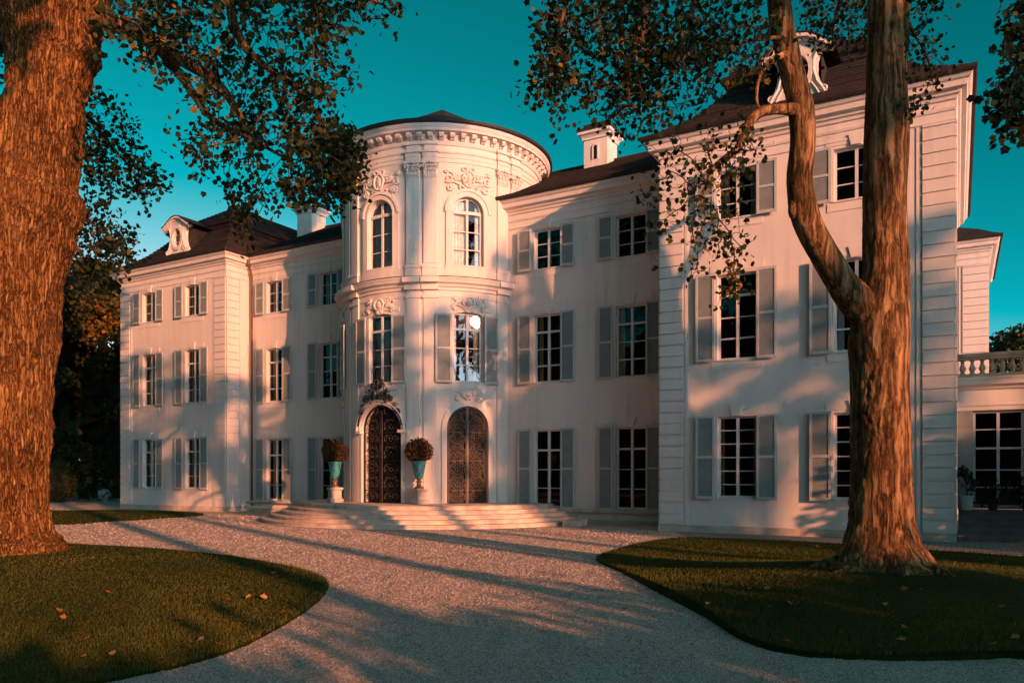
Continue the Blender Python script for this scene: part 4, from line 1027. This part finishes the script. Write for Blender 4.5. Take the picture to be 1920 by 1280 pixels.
def limb(mb, pts, rad, seg=14, wob=.04, seed=1):
    """smooth bent limb through points with matching radii"""
    P = [Vector(p) for p in pts]; C = []; RR = []
    for i in range(len(P) - 1):
        p0, p1, p2, p3 = P[max(i - 1, 0)], P[i], P[i + 1], P[min(i + 2, len(P) - 1)]
        n = max(3, int((p2 - p1).length / .12))
        for k in range(n):
            t = k / n; v = .5 * ((2 * p1) + (p2 - p0) * t + (2 * p0 - 5 * p1 + 4 * p2 - p3) * t * t + (3 * p1 - p0 - 3 * p2 + p3) * t ** 3); r = rad[i] + (rad[i + 1] - rad[i]) * t
            C.append(v); RR.append(r * (1 + wob * noise3(v, 3, seed) * 2))
    C.append(P[-1]); RR.append(rad[-1]); mb.tube(C, RR, seg); return C
def twigs(mb, starts, targets, r0=.012, seg=3, droop=.0):
    """join every target to the nearest node already reached, nearest first, so that twigs branch like a tree"""
    S = np.array(starts, float); T_ = np.array(targets, float)
    d0 = np.sqrt(((T_[:, None, :] - S[None]) ** 2).sum(2)).min(1); T_ = T_[np.argsort(d0)]
    nodes = list(S); lv = [0] * len(nodes); mids = []
    A = np.zeros((len(S) + len(T_), 3)); A[:len(S)] = S; n = len(S)
    for p in T_:
        k = ((A[:n] - p) ** 2).sum(1).argmin(); q = A[k].copy(); L = np.linalg.norm(p - q)
        m = (p + q) / 2 + rng.normal(0, .08, 3) * L; m[2] += L * .08
        rr = r0 * (1 if lv[k] == 0 else .75 if lv[k] < 3 else .5)
        if L < 4: mb.tube([q, m, p], [rr, rr * .85, rr * .6], seg, cap=False)
        A[n] = p; lv.append(lv[k] + 1); n += 1; mids.append(m)
    return np.array(mids)
def sample_px(poly, n, z0, z1):
    """world points whose view from the path falls inside an outline, spread over a range of distances"""
    xs = [p[0] for p in poly]; ys = [p[1] for p in poly]; out = []
    while len(out) < n:
        x, y = random.uniform(min(xs), max(xs)), random.uniform(min(ys), max(ys))
        if inpoly(x, y, poly): out.append(at(x, y, random.uniform(z0, z1)))
    return np.array(out)
def sample_clusters(poly, n, nc, rad, z0, z1, loose=.3):
    """as sample_px, but gathered round nc branch ends so that the crown has clumps and gaps"""
    c = sample_px(poly, nc, z0, z1); k = rng.integers(0, nc, n); P = c[k] + rng.normal(0, rad, (n, 3)) * np.array([1, 1, .8])
    m = int(n * loose); P[:m] = sample_px(poly, m, z0, z1)
    px, py, _ = to_px(P); ok = np.array([inpoly(a, b, poly) for a, b in zip(px, py)]); return P[ok]
def clump_leaves(P, per, spread):
    P = np.asarray(P); Q = np.repeat(P, per, 0); return Q + rng.normal(0, spread, Q.shape)

# --- old tree at the left
ZL = 16.6
tl = empty('old_tree', tuple(at(28, 1035, ZL) * 1.0), 'huge old tree with deeply furrowed orange brown bark on the left lawn', 'tree')
keys = [(1050, -110, 132), (1025, -88, 108), (990, -66, 88), (950, -55, 80), (800, -50, 85), (700, -46, 92), (600, -40, 101), (520, -34, 112), (440, -26, 128), (400, -22, 146), (375, -20, 150), (350, -14, 138), (320, -8, 138), (250, 10, 147), (180, 22, 152), (130, 24, 164), (95, 20, 182), (70, 14, 176), (30, 4, 178), (0, -12, 186), (-60, -40, 200), (-140, -60, 190), (-400, -10, 140)]
mbt = trunk_mesh(interp_rings(keys, ZL, .05), 200, .06, .055, 4, .12)
trunkL = mbt.build('trunk', 'bark_old', tl, smooth=True)
mb = MB()
br1 = limb(mb, [at(150, 55, ZL), at(190, 42, ZL - .3), at(240, 55, ZL - .6), at(290, 82, ZL - .9), at(340, 112, ZL - 1.1), at(400, 150, ZL - 1.3), at(440, 200, ZL - 1.4), at(470, 260, ZL - 1.5)], [.26, .17, .155, .14, .125, .10, .075, .04], 12)
br2 = limb(mb, [at(290, 82, ZL - .9), at(330, 130, ZL - .6), at(365, 180, ZL - .4), at(400, 225, ZL - .2), at(470, 260, ZL), at(540, 300, ZL)], [.12, .095, .08, .06, .045, .025], 10)
br3 = limb(mb, [at(340, -160, ZL - 1), at(420, -40, ZL - 1.3), at(440, 50, ZL - 1.4), at(480, 110, ZL - 1.5), at(560, 170, ZL - 1.5), at(620, 250, ZL - 1.5)], [.16, .12, .09, .07, .045, .025], 10)
br4 = limb(mb, [at(420, -40, ZL - 1.3), at(520, -30, ZL - 2), at(640, -20, ZL - 2.4), at(720, 10, ZL - 2.6)], [.1, .08, .05, .02], 8)
br5 = limb(mb, [at(60, 150, ZL + 1.6), at(160, 215, ZL + 2.4), at(200, 265, ZL + 2.6), at(250, 320, ZL + 2.8)], [.14, .07, .05, .02], 8)
br6 = limb(mb, [at(60, 330, ZL + 1.6), at(150, 400, ZL + 2.4), at(200, 440, ZL + 2.6)], [.12, .06, .02], 8)
br7 = limb(mb, [at(80, -250, ZL - .3), at(250, -200, ZL - .6), at(340, -160, ZL - 1), at(500, -120, ZL - 1.5)], [.4, .3, .2, .1], 10)
mb.build('branch', 'bark', tl, smooth=True)
OUT1 = [(185, -60), (755, -60), (757, 12), (725, 48), (690, 82), (672, 50), (645, 62), (682, 122), (660, 150), (640, 212), (632, 232), (664, 240), (662, 290), (678, 345), (655, 392), (640, 412), (618, 402), (575, 372), (530, 385), (508, 408), (472, 398), (450, 425), (432, 400), (398, 366), (405, 330), (345, 312), (328, 262), (360, 235), (345, 190), (318, 150), (275, 152), (245, 120), (195, 100), (185, 60)]
OUT2 = [(150, 140), (185, 165), (215, 185), (245, 205), (252, 235), (240, 262), (275, 285), (308, 320), (300, 345), (270, 382), (245, 370), (205, 355), (150, 330)]
OUT3 = [(135, 345), (190, 365), (235, 400), (256, 450), (250, 492), (225, 512), (205, 545), (130, 545)]
OUT4 = [(-60, -40), (24, -40), (30, 60), (26, 150), (10, 250), (2, 300), (-60, 300)]
mb = MB(); st_ = [tuple(p) for b in (br1, br2, br3, br4) for p in b[3:]]
Tg = sample_clusters(OUT1, 700, 90, .32, ZL - 3.2, ZL + .8, .2); hang = sample_px([(440, 330), (478, 330), (470, 470), (450, 475)], 14, ZL - 1.5, ZL - 1)
Tg = np.concatenate([Tg, sample_px([(535, 230), (660, 240), (672, 350), (620, 390), (540, 370)], 150, ZL - 2, ZL + .5), hang, sample_px([(630, 250), (690, 270), (678, 350), (640, 360)], 25, ZL - 2, ZL - 1)])
m1 = twigs(mb, st_, Tg, .024); T2 = np.concatenate([sample_clusters(OUT2, 170, 24, .32, ZL + 1.5, ZL + 4), sample_clusters(OUT3, 150, 22, .32, ZL + 1.5, ZL + 4), sample_px(OUT4, 120, ZL + 1, ZL + 4)])
m2 = twigs(mb, [tuple(p) for b in (br5, br6) for p in b], T2, .014); mb.build('twigs', 'twig', tl)
P = np.concatenate([clump_leaves(Tg, 6, .13), clump_leaves(m1[::2], 3, .11), clump_leaves(T2, 8, .17), clump_leaves(m2[::2], 2, .12)])
leaves('crown', P, .115, 'leaf', tl)

# --- forked plane tree at the right
ZR = 10.9; KR = ZR / 14.2; ZM = .36      # the lawn rises to a low mound round this tree
tr = empty('plane_tree', tuple(at(1650, 1064, ZR)), 'tall plane tree forking into two smooth brown stems on the right lawn', 'tree')
keysR = [(1085, 1540, 1768), (1065, 1562, 1745), (1045, 1578, 1727), (1015, 1589, 1712), (970, 1596, 1705), (900, 1599, 1702), (800, 1597, 1701), (700, 1597, 1700), (640, 1593, 1700), (600, 1598, 1700), (560, 1612, 1700), (500, 1620, 1700), (400, 1622, 1699), (300, 1623, 1698), (150, 1625, 1699), (0, 1630, 1702), (-150, 1640, 1700), (-400, 1650, 1690), (-700, 1650, 1670)]
mbt = trunk_mesh(interp_rings(keysR, ZR, .032), 190, .03, .028, 11, .12, rough=True, zoff=ZM)
for a_, L_, r_ in ((-2.2, .85, .13), (-1.2, .75, .12), (-.45, 1.0, .14), (.7, .8, .12), (2.2, .8, .12), (3.4, .9, .13), (-2.9, .7, .10)):
    c0 = at(1650, 1050, ZR); dx, dy = math.cos(a_), math.sin(a_); zz = lambda q: float(ground_z(c0.x + dx * q, c0.y + dy * q))
    limb(mbt, [(c0.x + dx * .25, c0.y + dy * .25, ZM + .32), (c0.x + dx * .48, c0.y + dy * .48, zz(.48) + .10), (c0.x + dx * (.48 + L_ * .35) - dy * .06, c0.y + dy * (.48 + L_ * .35) + dx * .06, zz(.5 + L_ * .3) + .035), (c0.x + dx * (.4 + L_ * .7), c0.y + dy * (.4 + L_ * .7), zz(.4 + L_ * .7) - .05)], [r_ * 1.5, r_, r_ * .62, r_ * .25], 12, .12, int(a_ * 10))
mbt.build('trunk', 'bark', tr, smooth=True)
mb = MB()
sA = limb(mb, [at(1648, 640, ZR), at(1622, 585, ZR - .05), at(1585, 540, ZR - .1), at(1545, 476, ZR - .15), at(1512, 412, ZR - .2), at(1499, 340, ZR - .25), at(1505, 270, ZR - .3), at(1502, 205, ZR - .35), at(1484, 130, ZR - .4), at(1468, 60, ZR - .45), at(1460, 0, ZR - .5), at(1440, -150, ZR - .7), at(1400, -350, ZR - 1)], [q * KR for q in [.34, .31, .275, .245, .235, .225, .215, .225, .205, .20, .19, .15, .1]], 20, .05)
mb.ball(at(1487, 392, ZR - .26), .085, 12, 8, (.8, 1, 1.7)); mb.ball(at(1502, 205, ZR - .40), .105, 12, 8)
sB = limb(mb, [at(1500, 206, ZR - .4), at(1468, 205, ZR - .55), at(1432, 208, ZR - .65), at(1408, 226, ZR - .7), at(1396, 252, ZR - .75), at(1382, 280, ZR - .8), at(1352, 303, ZR - .9), at(1334, 321, ZR - .95), at(1326, 346, ZR - 1), at(1316, 365, ZR - 1.05), at(1305, 390, ZR - 1.1)], [q * KR for q in [.12, .095, .088, .08, .078, .068, .055, .045, .035, .025, .015]], 12, .08)
sC = limb(mb, [at(1475, 100, ZR - .5), at(1440, 118, ZR - .6), at(1422, 150, ZR - .7), at(1418, 185, ZR - .75), at(1424, 205, ZR - .7)], [q * KR for q in [.06, .045, .04, .03, .02]], 8, .1)
sD = limb(mb, [at(1280, -350, ZR - 2.6), at(1225, -120, ZR - 2.2), at(1212, 0, ZR - 2), at(1208, 50, ZR - 1.9), at(1186, 105, ZR - 1.8), at(1180, 150, ZR - 1.7), at(1178, 200, ZR - 1.6)], [q * KR for q in [.13, .10, .085, .075, .06, .04, .02]], 10, .08)
sE = limb(mb, [at(1440, -150, ZR - .7), at(1330, -60, ZR - 1.2), at(1300, 10, ZR - 1.4), at(1290, 70, ZR - 1.5), at(1280, 130, ZR - 1.5)], [q * KR for q in [.1, .08, .05, .03, .015]], 8)
sF = limb(mb, [at(1280, -350, ZR - 2.6), at(1100, -80, ZR - 2.4), at(1060, 10, ZR - 2.2), at(1045, 90, ZR - 2.1)], [q * KR for q in [.1, .06, .035, .015]], 8)
sG = limb(mb, [at(1470, 70, ZR - .6), at(1400, 78, ZR - .9), at(1360, 100, ZR - 1), at(1330, 130, ZR - 1)], [q * KR for q in [.04, .028, .02, .012]], 6)
sH = limb(mb, [at(1665, -150, ZR), at(1600, -60, ZR + .8), at(1570, 20, ZR + 1.4), at(1560, 80, ZR + 1.6)], [q * KR for q in [.14, .07, .04, .015]], 8)
sI = limb(mb, [at(1690, 20, ZR - .1), at(1712, 60, ZR - .2), at(1738, 105, ZR - .4), at(1750, 160, ZR - .5)], [q * KR for q in [.05, .03, .02, .01]], 6)
sJ = limb(mb, [at(1400, -350, ZR - 1), at(1280, -350, ZR - 2.6)], [q * KR for q in [.16, .13]], 8)
mb.build('branch', 'bark', tr, smooth=True)
OUTM = [(1008, -60), (1452, -60), (1448, 100), (1436, 135), (1392, 150), (1345, 168), (1338, 190), (1310, 198), (1300, 225), (1262, 222), (1242, 250), (1205, 230), (1192, 285), (1178, 268), (1162, 232), (1130, 226), (1096, 215), (1068, 186), (1058, 240), (1046, 252), (1040, 190), (1004, 196), (1002, 150), (1018, 60)]
HANG = [[(1326, 346), (1300, 352), (1262, 322), (1225, 350), (1206, 374)], [(1316, 365), (1280, 385), (1240, 415), (1208, 445)], [(1305, 390), (1298, 430), (1304, 470), (1308, 508)], [(1316, 365), (1345, 400), (1372, 440), (1392, 470)], [(1326, 346), (1300, 300), (1268, 280), (1250, 300)], [(1334, 321), (1325, 275), (1345, 262)], [(1345, 400), (1350, 450), (1345, 480)], [(1372, 440), (1378, 500), (1376, 540), (1384, 566)], [(1382, 280), (1404, 275), (1412, 262)], [(1396, 262), (1392, 290), (1388, 315)], [(1352, 303), (1368, 330), (1376, 300)]]
mb = MB(); hp = []
for h in HANG:
    pts = []
    for (a, b), (c, e) in zip(h, h[1:]):
        for t in np.linspace(0, 1, 5)[:-1]: pts.append(at(a + (c - a) * t + random.uniform(-4, 4), b + (e - b) * t + random.uniform(-4, 4), ZR - 1.05 + random.uniform(-.1, .1)))
    pts.append(at(*h[-1], ZR - 1.1)); mb.tube(pts, [.011 - .007 * i / len(pts) for i in range(len(pts))], 4); hp += pts
hp = np.array(hp); hp2 = clump_leaves(hp[::2], 3, .15); m3 = twigs(mb, hp, hp2, .006)
stM = [tuple(p) for b in (sD, sE, sF, sG, sC) for p in b[4:]]
TM = sample_clusters(OUTM, 860, 95, .18, ZR - 2.6, ZR - .5, .16); m4 = twigs(mb, stM, TM, .015)
TH = np.concatenate([sample_px([(1505, -50), (1628, -50), (1626, 90), (1600, 100), (1570, 80), (1545, 95), (1510, 70)], 110, ZR + .8, ZR + 2.5)]); m5 = twigs(mb, [tuple(p) for p in sH], TH, .012)
TI = np.concatenate([sample_px([(1702, -50), (1800, -60), (1790, 5), (1740, 20), (1760, 60), (1748, 100), (1775, 110), (1768, 175), (1745, 190), (1725, 150), (1702, 140)], 55, ZR - .8, ZR + .4), sample_px([(1695, 195), (1735, 180), (1722, 215), (1700, 225)], 8, ZR - .6, ZR)]); m6 = twigs(mb, [tuple(p) for p in sI], TI, .010)
mb.build('twigs', 'twig', tr)
P = np.concatenate([clump_leaves(hp2, 3, .07), clump_leaves(hp, 1, .08), clump_leaves(TM, 5, .10), clump_leaves(m4[::2], 2, .08), clump_leaves(TH, 8, .12), clump_leaves(TI, 6, .10)])
leaves('crown', P, .070, 'leaf', tr)
yl = clump_leaves([at(1372, 520, ZR - 1.1), at(1378, 545, ZR - 1.1), at(1366, 505, ZR - 1.1)], 14, .06); leaves('yellow_leaves', yl, .07, 'autumn', tr)

# --- tree whose branch end hangs in at the far right
tb = empty('overhanging_tree', (6.6, 15.5, 0), 'tree beyond the right edge whose leafy branch tip hangs in against the sky', 'tree')
mb = MB(); trunk_top = (6.6, 15.5, 9.5)
limb(mb, [(6.6, 15.5, 0), (6.7, 15.5, 4), (6.5, 15.4, 9.5), (6.3, 15.0, 14)], [.42, .34, .28, .1], 14); mb.build('trunk', 'bark', tb, smooth=True)
mb = MB(); c1 = limb(mb, [(6.5, 15.4, 9.5), at(2080, -60, 14.5), at(1960, 30, 13.8), at(1915, 90, 13.4), at(1900, 150, 13.2), at(1890, 200, 13.2)], [.14, .09, .05, .03, .02, .01], 8)
TB = np.concatenate([sample_px([(1885, 10), (1960, -20), (1960, 120), (1895, 120)], 40, 13, 14), sample_px([(1862, 190), (1890, 120), (1950, 110), (1950, 250), (1895, 262), (1872, 225)], 50, 13, 14)])
m7 = twigs(mb, [tuple(p) for p in c1[3:]], TB, .010); mb.build('branch', 'twig', tb)
leaves('crown', clump_leaves(TB, 7, .13), .15, 'leaf', tb)

def high_crown(parent, cx, cy, r, z0, z1, n, lsz, qmax=99):
    """unseen leaf mass overhead, above the picture, added to shade the foreground"""
    cl = []
    while len(cl) < n:
        a, q = random.uniform(0, 6.28), r * math.sqrt(random.random()); x, y = cx + q * math.cos(a), cy + q * math.sin(a); z = random.uniform(z0, z1)
        zc = -x * _sa + y * _ca; qq = -uy * x + ux * y; pp = ux * x + uy * y
        if (abs(qq - 1.75) < 1.8 and pp > -17 and z < 21) or qq > qmax: continue  # leaves left out so the low sun still reaches trunk and walls
        if z > 2.9 + .64 * max(zc, 0) + .5 and z > z0 + (z1 - z0) * .5 * (q / r) ** 2: cl.append((x, y, z))
    leaves('unseen_crown', clump_leaves(cl, 14, .55), lsz, 'leaf', parent)
high_crown(tl, -15, 6.5, 9.5, 9.0, 22, 420, .26, 5.2)
high_crown(tr, -.5, 11.5, 8.0, 20, 25, 330, .26)
high_crown(tl, -4, -1.0, 14, 13.8, 18, 1700, .55, 5.2)  # unseen crown over the viewpoint, added only to darken the foreground
def big_tree(name, label, x, y, h, cr, crown_z, mat='dark_leaf', n=5200, lsz=.36, tr_=.35, group=None, clumps=34, shape='leaf', seed=0, gap=.0, cat='tree'):
    rs = np.random.RandomState(seed + 17); t = empty(name, (x, y, 0), label, cat, group)
    mb = MB(); lean = rs.normal(0, .4, 2); top = (x + lean[0], y + lean[1], crown_z + (h - crown_z) * .6)
    limb(mb, [(x, y, 0), (x + lean[0] * .3, y + lean[1] * .3, crown_z * .5), (x + lean[0] * .6, y + lean[1] * .6, crown_z), top], [tr_ * 1.2, tr_, tr_ * .8, tr_ * .2], 10)
    cs = []
    for i in range(clumps):
        a = rs.uniform(0, 6.28); q = math.sqrt(rs.uniform(.02, 1)); f = rs.uniform(0, 1); w = math.sin(math.pi * (.18 + .80 * f)) ** .7
        c = np.array([x + lean[0] + cr * q * w * math.cos(a), y + lean[1] + cr * q * w * math.sin(a), crown_z + (h - crown_z) * f]); cs.append(c)
        b = Vector((x + lean[0] * .6, y + lean[1] * .6, crown_z * .8 + (c[2] - crown_z) * .5 + .1)); mid = (b + Vector(c)) / 2 + Vector((0, 0, .3))
        mb.tube([b, mid, c], [tr_ * .28, tr_ * .16, .03], 5)
    mb.build('trunk', 'dark_bark', t, smooth=True)
    cs = np.array(cs); per = n // clumps; sp = cr * rs.uniform(.16, .30, clumps)
    v = rng.normal(size=(clumps, per, 3)); v /= np.linalg.norm(v, axis=2)[..., None]; v *= (rng.uniform(0, 1, (clumps, per)) ** .45)[..., None] * sp[:, None, None] * np.array([1.2, 1.2, .75])
    leaves('crown', (cs[:, None, :] + v).reshape(-1, 3), lsz, mat, t, shape)
    return t

# --- wooded background at the left
big_tree('background_tree', 'dark leafy tree with orange patches coloured as sunlit close beside the left corner of the mansion', *at(178, 905, 53).xy, 15.6, 5.4, 3.0, 'dark_leaf', 14000, .27, .16, 'trees behind the mansion', 46, seed=2)
o = leaves('sun_tinted_leaves', clump_leaves(sample_px([(150, 545), (225, 560), (228, 640), (190, 650), (160, 620)], 150, 47, 50), 13, .4), .21, 'autumn', bpy.data.objects['background_tree'])  # brighter orange leaves: the sunlit patch is put into the colour
big_tree('background_tree', 'dark tree with bare spreading branches behind the big left trunk', *at(130, 905, 57).xy, 15.5, 5, 2, 'dark_leaf', 8500, .28, .3, 'trees behind the mansion', 40, seed=5)
big_tree('background_tree', 'tall dark tree half hidden behind the old trunk, left of the others', *at(30, 905, 55).xy, 18, 5, 5, 'dark_leaf', 9000, .3, .5, 'trees behind the mansion', 40, seed=8)
big_tree('background_tree', 'sparse dark tree showing sky through its branches above the hedge', *at(205, 905, 62).xy, 16, 5.5, 1.5, 'dark_leaf', 7500, .3, .2, 'trees behind the mansion', 40, seed=9)
big_tree('background_tree', 'broad dark tree standing farthest back in the gap beside the mansion', *at(95, 900, 75).xy, 18, 7, 1.5, 'dark_leaf', 10000, .34, .3, 'trees behind the mansion', 40, seed=12)
def hedge(name, label, a, b, h, w, n, mat, lsz, cat='hedge'):
    a, b = Vector(a), Vector(b); L = (b - a).length; ux_ = (b - a) / L; nn = Vector((-ux_.y, ux_.x, 0))
    t = rng.uniform(0, L, n); v = rng.normal(0, 1, n); v = np.clip(v, -1.6, 1.6) * w / 2.6; z = h * (1 - .35 * rng.uniform(0, 1, n) ** 3) * rng.uniform(0, 1, n) ** .6
    P = np.array(a)[None] + t[:, None] * np.array(ux_) + v[:, None] * np.array(nn); P[:, 2] = z + .12 * np.sin(t * 1.7) * (z > h * .7)
    o = leaves(name, P, lsz, mat, None, 'oval', -.2); return tag(o, label, cat)
hedge('hedge', 'long dark clipped hedge under the trees beside the mansion', at(-60, 900, 49) * 1, at(260, 900, 47), 3.4, 1.6, 9000, 'hedge_leaf', .2)
c = at(112, 938, 50); n = 2200; v = rng.normal(size=(n, 3)); v /= np.linalg.norm(v, axis=1)[:, None]; v *= (1 - .2 * rng.uniform(0, 1, n))[:, None]; v[:, 2] = v[:, 2] * 1.35
o = leaves('rounded_bush', v * .98 + np.array([at(108, 900, 46).x, at(108, 900, 46).y, 1.2]), .16, 'yew_leaf', None, 'oval', -.2); tag(o, 'rounded yellowish green bush glowing against the dark hedge', 'bush')
mb = MB(); mb.ball((at(108, 900, 46).x, at(108, 900, 46).y, 1.1), .8, 10, 7, (1, 1, 1.3)); mb.build('stems', 'soil', o)
# flower pot
fp = at(196, 936, 50); fz = 0
fpo = empty('flower_pot', (fp.x, fp.y, 0), 'stone pot of pale blue flowers by the dark hedge at the left', 'flower pot')
fx, fy = at(196, 936, 46.5).x, at(196, 936, 46.5).y; fpo.location = (fx, fy, 0)
mb = MB(); mb.lathe((fx, fy, 0), [(.12, 0), (.14, .03), (.08, .08), (.10, .14), (.22, .32), (.26, .36), (.24, .37), (.2, .34)], 14); mb.build('pot', 'stone', fpo)
v = rng.normal(size=(160, 3)); v /= np.linalg.norm(v, axis=1)[:, None]; v[:, 2] = abs(v[:, 2]); leaves('flowers', v * .32 + np.array([fx, fy, .36]), .13, 'petal', fpo, 'oval', -.4)

# --- tree beyond the terrace at the right
big_tree('terrace_tree', 'round crowned tree with rusty leaves beyond the balustrade at the right', *at(1905, 880, 60).xy, 12.4, 4.2, 5, 'leaf', 4200, .34, .3, None, 40, seed=21)
# --- pots on the garden room landing
gp_ = [(.22, 23.55, 'white pot with a tall dark arching plant at the left end of the garden steps'), (.80, 23.72, 'dark bushy plant in a low pot before the first garden room pane'), (1.55, 23.70, 'dark bushy plant in a low pot farther right on the garden landing')]
for i, (x, y, lb) in enumerate(gp_):
    t = empty('potted_plant', (x, y, .75), lb, 'potted plant', 'potted plants on the garden landing')
    mb = MB(); s = 1 if i == 0 else .8
    mb.lathe((x, y, .751), [(.01, 0), (.12 * s, 0), (.15 * s, .34 * s), (.165 * s, .34 * s), (.165 * s, .37 * s), (.14 * s, .37 * s), (.13 * s, .33 * s), (.01, .33 * s)], 18); mb.build('pot', 'white_pot' if i == 0 else 'dark_iron', t, smooth=True, sharp=40)
    if i == 0:
        mb = MB(); mb.tube([(x, y, 1.1), (x - .02, y + .05, 1.5), (x - .1, y + .05, 1.75)], .02, 5); mb.build('stem', 'twig', t)
        a = rng.uniform(0, math.pi, 260); P = np.stack([x - .12 + .26 * np.cos(a), y + rng.normal(0, .07, 260), 1.42 + .36 * np.sin(a) - .12 * rng.uniform(0, 1, 260) * (np.abs(np.cos(a)) > .6)], 1) + rng.normal(0, .05, (260, 3))
        leaves('foliage', P, .13, 'hedge_leaf', t, 'oval', .8)
    else:
        P = rng.normal(0, 1, (200, 3)) * np.array([.2, .12, .16]) + np.array([x, y, 1.22]); leaves('foliage', P, .13, 'hedge_leaf', t, 'oval', 0)

# --- fallen leaves
def fallen(n, poly, lb, grp, size=.085, zone=None, z=.075):
    k = 0; first = None
    while k < n:
        P, zc = ground_samples(1, 985, 1270, (0, 1920)); x, y = P[0, 0], P[0, 1]
        if poly is not None and not inpoly(x, y, poly): continue
        if poly is None and any(inpoly(x, y, q) for q in (LAWN_L, LAWN_R, LAWN_B)): continue
        if math.hypot(x - MOUND[0], y - MOUND[1]) < 1.0 or math.hypot(x - SC[0], y - SC[1]) < 7: continue
        a = random.uniform(0, 6.28); s = size * random.uniform(.7, 1.2); t0, t1 = random.uniform(-.5, .5), random.uniform(-.5, .5)
        B = np.array([[math.cos(a), math.sin(a), t0], [-math.sin(a), math.cos(a), t1], [0, 0, 1.6]])
        o = link('fallen_leaf', mesh_np('fallen_leaf', ((LEAF * s) @ B)[None] + np.array([x, y, z + (float(ground_z(x, y)) if poly is LAWN_R else 0)]), LEAFF, np.array([random.random()])), 'fallen')
        tag(o, lb, 'leaf', grp); k += 1
fallen(20, LAWN_L, 'single fallen orange leaf lying on the left lawn', 'fallen leaves on the left lawn')
fallen(26, LAWN_R, 'single fallen orange leaf lying on the right lawn', 'fallen leaves on the right lawn')
fallen(9, None, 'single fallen brown leaf lying on the gravel drive', 'fallen leaves on the gravel', .08, z=.035)

# ================================================================== PARK TREES towards the sun (out of view, they shade the scene)
def park(p, q, h, cr, cz, seed, n=2600, lsz=.55, tr_=.3, clumps=30):
    """p metres towards the sun, q metres across"""
    cxn, cyn = -uy, ux       # across axis
    x = p * ux + q * cxn; y = p * uy + q * cyn
    return big_tree('park_tree', 'park tree out of view towards the low sun, shading lawn and walls', x, y, h, cr, cz, 'dark_leaf', n, lsz, tr_, 'park trees towards the sun', clumps, 'leaf', seed)
PARK = [(34, 4.3, 30, 2.6, 23, 900, .5, .27, 24), (38, 6.7, 22, 3.2, 16, 520, .42, .29, 34), (32, 9.6, 19.5, 2.2, 14.5, 380, .42, .27, 34), (40, 12.15, 32, 2.2, 26, 600, .5, .22, 20),
        (36, 15.7, 21, 1.9, 12.2, 420, .38, .20, 34), (30, 22.6, 17, 2.8, 3.0, 3200, .6, .3, 34), (34, 18.0, 15.6, 1.7, 11.2, 620, .34, .12, 22), (38, 20.2, 17.5, 1.7, 12.0, 700, .34, .14, 22), (44, 13.4, 20.5, 1.6, 16.2, 560, .30, .10, 22), (40, 15.0, 19.5, 1.2, 15.0, 320, .28, .09, 18), (60, 16.3, 20.5, 1.6, 10.0, 1700, .5, .14, 30), (26, 26, 19, 3.4, 1.5, 3600, .7, .3, 34)]
for i, a in enumerate(PARK): park(a[0], a[1], a[2], a[3], a[4], 100 + i, a[5], a[6], a[7], a[8])
def pq(p, q): return Vector((p * ux - q * uy, p * uy + q * ux, 0))
sb = hedge('shrub_border', 'tall shrub border out of view at the right that shades the foreground', pq(20, -12), pq(20, 11.6), 5.4, 2.6, 16000, 'dark_leaf', .5, 'shrubs')
mb = MB(); mb.grid([[pq(20 + dp, q_) + Vector((0, 0, z * (4.95 + .22 * math.sin(q_ * 1.9) + .15 * math.sin(q_ * 4.3)))) for q_ in np.arange(-12, 11.6, .25)] for dp, z in ((-1, 0), (-.8, .8), (0, 1), (.8, .8), (1, 0))]); mb.build('branches', 'dark_bark', sb)  # solid unseen slab inside the border, added to block the low sun
hedge('shade_hedge', 'unseen tall hedge added beside the garden room to shade it', (8.8, 16.5, 0), (9.8, 23.5, 0), 4.4, 1.6, 7000, 'dark_leaf', .35)  # unseen, added to keep sun and side sky off the garden room
def treeline(name, label, pts, h, n):
    P = []
    L = [Vector(p) for p in pts]
    for k in range(n):
        i = random.randrange(len(L) - 1); t = random.random(); b = L[i].lerp(L[i + 1], t); d_ = random.uniform(0, 7); o_ = b.normalized() * d_
        top = h * (.72 + .22 * math.sin(b.x * .31 + b.y * .23) + .12 * math.sin(b.x * .9 - b.y * .7)); P.append((b.x + o_.x, b.y + o_.y, top * random.random() ** .7))
    o = leaves(name, np.array(P), 1.5, 'dark_leaf', None, 'leaf', 0); return tag(o, label, 'wood', kind='stuff')
def pol(a, r): return (r * math.cos(R(a)), r * math.sin(R(a)), 0)
o = treeline('woods', 'dark wood round the park behind the viewer', [pol(a, 58) for a in range(140, 301, 8)], 20, 10000); o['kind'] = 'stuff'
o = treeline('woods', 'low dark wood far off towards the sun', [pol(a, 95) for a in range(312, 360, 5)], 15.5, 5500); o['kind'] = 'stuff'
o = treeline('woods', 'unseen tall dark trees added close behind the viewer to dim the foreground', [pol(a, 34) for a in range(196, 285, 8)], 21, 9000); o['kind'] = 'stuff'  # unseen ring of trees, added to cut sky light on the foreground
